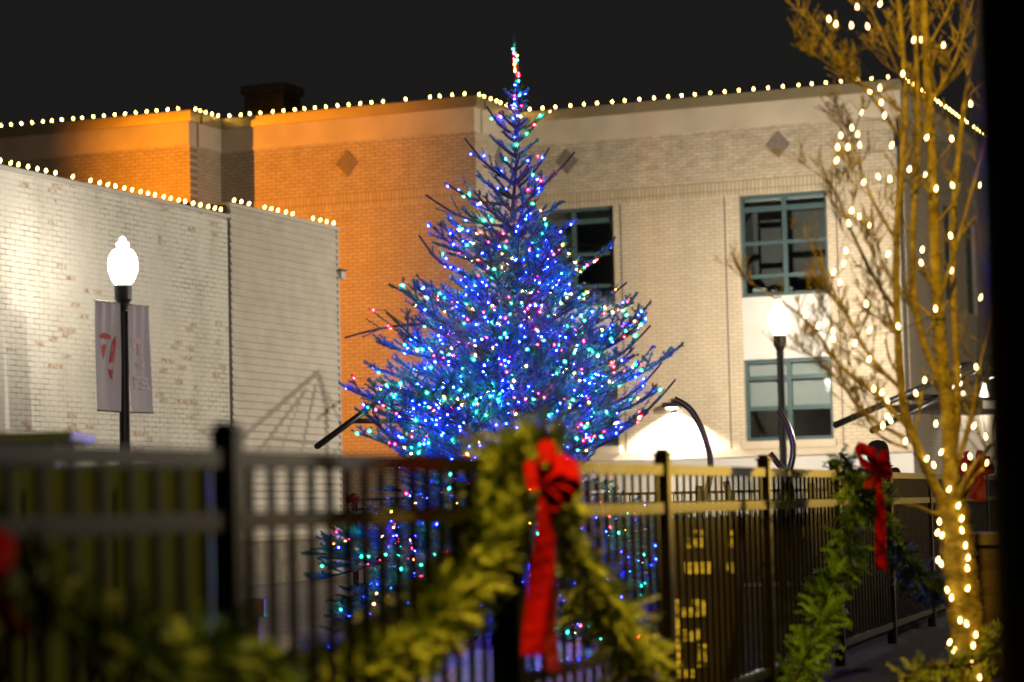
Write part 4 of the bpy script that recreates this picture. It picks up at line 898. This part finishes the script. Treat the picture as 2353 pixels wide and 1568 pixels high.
# ------------------------------------------------------------------ left side: cabinet, bench, low wall
CYb = 8.6; c0, c1 = at(-160, 1100, CYb).x, at(466, 1100, CYb).x; cz = at(300, 1072, CYb).z
cb_ = empty('utility_cabinet', ((c0+c1)/2, CYb, 0), 'dull green utility cabinet behind the near fence', 'cabinet')
mb = MB(); mb.box(c0, c1, CYb, CYb+.6, .1, cz); mb.build('body', MT['cabinet'], cb_); mb = MB(); mb.box(c0-.05, c1+.05, CYb-.05, CYb+.65, 0, .1); mb.build('plinth', MT['conc'], cb_)
w_ = (c1-c0)/3
for i in range(3):
    mb = MB(); mb.box(c0+i*w_+.02, c0+(i+1)*w_-.02, CYb-.02, CYb-.001, .16, cz-.05); d_ = mb.build('door', MT['cabinet'], cb_)
    mb = MB(); mb.box(c0+(i+1)*w_-.07, c0+(i+1)*w_-.05, CYb-.045, CYb-.021, .5, .62); mb.build('handle', MT['black'], d_)
q0, q1 = at(-200, 1000, CYb).x, at(158, 1000, CYb).x; z0_, z1_ = at(60, 1012, CYb).z, at(60, 992, CYb).z
mb = MB(); mb.box(q0+.05, q1-.07, CYb+.1, CYb+.5, cz+.001, z0_-.001); mb.build('upper_box', MT['trim'], cb_)
mb = MB(); mb.box(q0, q1, CYb+.05, CYb+.55, z0_, z1_); mb.build('lid', MT['cabinet'], cb_)
bY = 17.0; bx0, bx1 = at(452, 1380, bY).x, at(606, 1380, bY).x; bn = empty('timber_bench', ((bx0+bx1)/2, bY, 0), 'low dark timber bench seen between the left fence pickets', 'bench')
for (ya, yb, xa, xb, dy) in ((1378, 1420, bx0, bx1, 0), (1328, 1364, bx0, at(545, 1340, bY).x, .35)):
    za, zb2 = at(530, yb, bY+dy).z, at(530, ya, bY+dy).z; mb = MB(); mb.box(xa, xb, bY+dy, bY+dy+.3, za, zb2); mb.build('plank', MT['wood'], bn)
for x in (bx0+.05, bx1-.12):
    mb = MB(); mb.box(x, x+.07, bY+.1, bY+.2, 0, at(530, 1421, bY).z); mb.build('leg', MT['wood'], bn)
    mb = MB(); mb.box(x, x+.07, bY+.42, bY+.5, 0, at(530, 1366, bY).z) if False else mb.box(bx0+.03, bx0+.09, bY+.42, bY+.5, 0, at(530, 1366, bY).z); 
mb.build('leg', MT['wood'], bn)
fw_ = Fac(fP.pt(0, -1.2, 0), VD); sa, sb = fw_.hit(440, 1235)[0], fw_.hit(760, 1232)[0]; zt_ = fw_.hit(620, 1234)[1]
lw = empty('low_wall', fw_.pt((sa+sb)/2, 0, 0), 'low stained concrete wall at the foot of the beige siding', 'wall')
fbox(fw_, 'face', MT['conc'], lw, sa, sb, 0, .3, 0, zt_-.06); fbox(fw_, 'cap', MT['stone'], lw, sa-.03, sb+.03, -.04, .34, zt_-.058, zt_)

# brick pillar right of the trunk
pY = 14.2; x0_, x1_ = at(2216, 1400, pY).x, at(2330, 1400, pY).x; zp = at(2260, 1225, pY).z
bpil = empty('brick_pillar', ((x0_+x1_)/2, pY, 0), 'dim brown brick pillar behind the lit trunk', 'pillar')
MT['dbrick'] = brick_mat('brown_pillar_brick', (.20, .13, .08), (.12, .08, .055), (.16, .13, .1), bw=.21, rh=.075, ms=.01, grime=.5)
mb = MB(); mb.box(x0_, x1_, pY, pY+.4, 0, zp-.07); mb.build('shaft', MT['dbrick'], bpil); mb = MB(); mb.box(x0_-.03, x1_+.03, pY-.03, pY+.43, zp-.069, zp); mb.build('cap', MT['conc'], bpil)

# ------------------------------------------------------------------ person behind the fence
PY = 22.0; hp = at(2018, 1042, PY); ptop = at(2018, 1014, PY).z
per = bpy.data.meshes.new('person'); H = ptop; s_ = H/1.70
V_ = {'pel': (0, 0, .92), 'sp': (0, .01, 1.12), 'ch': (0, .02, 1.30), 'nk': (0, .0, 1.45), 'hd': (0, -.01, 1.56), 'ht': (0, .0, 1.66),
      'sl': (-.18, .01, 1.38), 'el': (-.25, .02, 1.12), 'wl': (-.22, -.10, .92), 'hl': (-.21, -.14, .85), 'sr': (.18, .01, 1.38), 'er': (.25, .02, 1.12), 'wr': (.23, -.08, .90), 'hr': (.22, -.11, .83),
      'pl': (-.09, 0, .88), 'kl': (-.10, -.02, .49), 'al': (-.10, .02, .09), 'tl': (-.11, -.14, .035), 'pr': (.09, 0, .88), 'kr': (.11, -.01, .49), 'ar': (.11, .03, .09), 'tr': (.13, -.13, .035)}
R__ = dict(pel=.15, sp=.15, ch=.165, nk=.062, hd=.082, ht=.075, sl=.07, el=.05, wl=.034, hl=.03, sr=.07, er=.05, wr=.034, hr=.03, pl=.10, kl=.065, al=.045, tl=.035, pr=.10, kr=.065, ar=.045, tr=.035)
E_ = [('pel', 'sp'), ('sp', 'ch'), ('ch', 'nk'), ('nk', 'hd'), ('hd', 'ht'), ('ch', 'sl'), ('sl', 'el'), ('el', 'wl'), ('wl', 'hl'), ('ch', 'sr'), ('sr', 'er'), ('er', 'wr'), ('wr', 'hr'), ('pel', 'pl'), ('pl', 'kl'), ('kl', 'al'), ('al', 'tl'), ('pel', 'pr'), ('pr', 'kr'), ('kr', 'ar'), ('ar', 'tr')]
def skin_mesh(name, V_, R__, E_, root, m, Mx, parent=None, sub=2):
    ks = list(V_); me = bpy.data.meshes.new(name); me.from_pydata([V_[k] for k in ks], [(ks.index(a), ks.index(b)) for a, b in E_], []); o = bpy.data.objects.new(name, me); col.objects.link(o)
    md = o.modifiers.new('skin', 'SKIN'); md.use_smooth_shade = True; o.modifiers.new('sub', 'SUBSURF').levels = sub; o.modifiers['sub'].render_levels = sub
    for i, k in enumerate(ks): d_ = me.skin_vertices[0].data[i]; d_.radius = (R__[k], R__[k]*.85); d_.use_root = k == root
    bpy.context.view_layer.update(); dg = bpy.context.evaluated_depsgraph_get(); m2 = bpy.data.meshes.new_from_object(o.evaluated_get(dg)); bpy.data.objects.remove(o)
    m2.name = name; m2.materials.clear(); m2.materials.append(m); m2.polygons.foreach_set('use_smooth', [True]*len(m2.polygons)); o = bpy.data.objects.new(name, m2); col.objects.link(o); put(o, parent, Mx); return o
PM = Matrix.Translation((hp.x, PY, 0)) @ Matrix.Rotation(math.radians(25), 4, 'Z') @ Matrix.Scale(s_, 4)
body = skin_mesh('person', V_, R__, E_, 'pel', MT['skin'], PM); tag(body, 'person in dark hat and coat behind the fence by the red bow', 'person')
cv = {k: V_[k] for k in ('pel', 'sp', 'ch', 'sl', 'el', 'wl', 'sr', 'er', 'wr')}; cv['nk'] = (0, .01, 1.42); cv['hem'] = (0, 0, .74)
skin_mesh('coat', cv, dict(pel=.185, sp=.18, ch=.195, sl=.10, el=.075, wl=.055, sr=.10, er=.075, wr=.055, nk=.105, hem=.19), [e for e in E_ if e[0] in cv and e[1] in cv]+[('pel', 'hem')], 'pel', MT['coat'], PM, body)
tv = {k: V_[k] for k in ('pel', 'pl', 'kl', 'al', 'pr', 'kr', 'ar')}
skin_mesh('trousers', tv, dict(pel=.155, pl=.115, kl=.08, al=.062, pr=.115, kr=.08, ar=.062), [e for e in E_ if e[0] in tv and e[1] in tv], 'pel', MT['jeans'], PM, body)
mb = MB(); mb.lathe([(.088, 1.50), (.106, 1.53), (.11, 1.58), (.106, 1.63), (.09, 1.675), (.06, 1.70), (.01, 1.712)], 20, (0, .005, 0)); mb.build('hat', MT['hat'], body, PM, smooth=True)
mb = MB()
for sx in (-1, 1): mb.lathe([(.002, -.012), (.011, 0), (.002, .012)], 8, (sx*.032, -.088, 1.575), (0, 1, 0))
mb.build('eye', MT['dark'], body, PM)
mb = MB(); mb.add([(-.014, -.08, 1.535), (.014, -.08, 1.535), (0, -.112, 1.54), (0, -.085, 1.585)], [(0, 1, 2), (1, 3, 2), (3, 0, 2), (0, 3, 1)]); mb.build('nose', MT['skin'], body, PM)
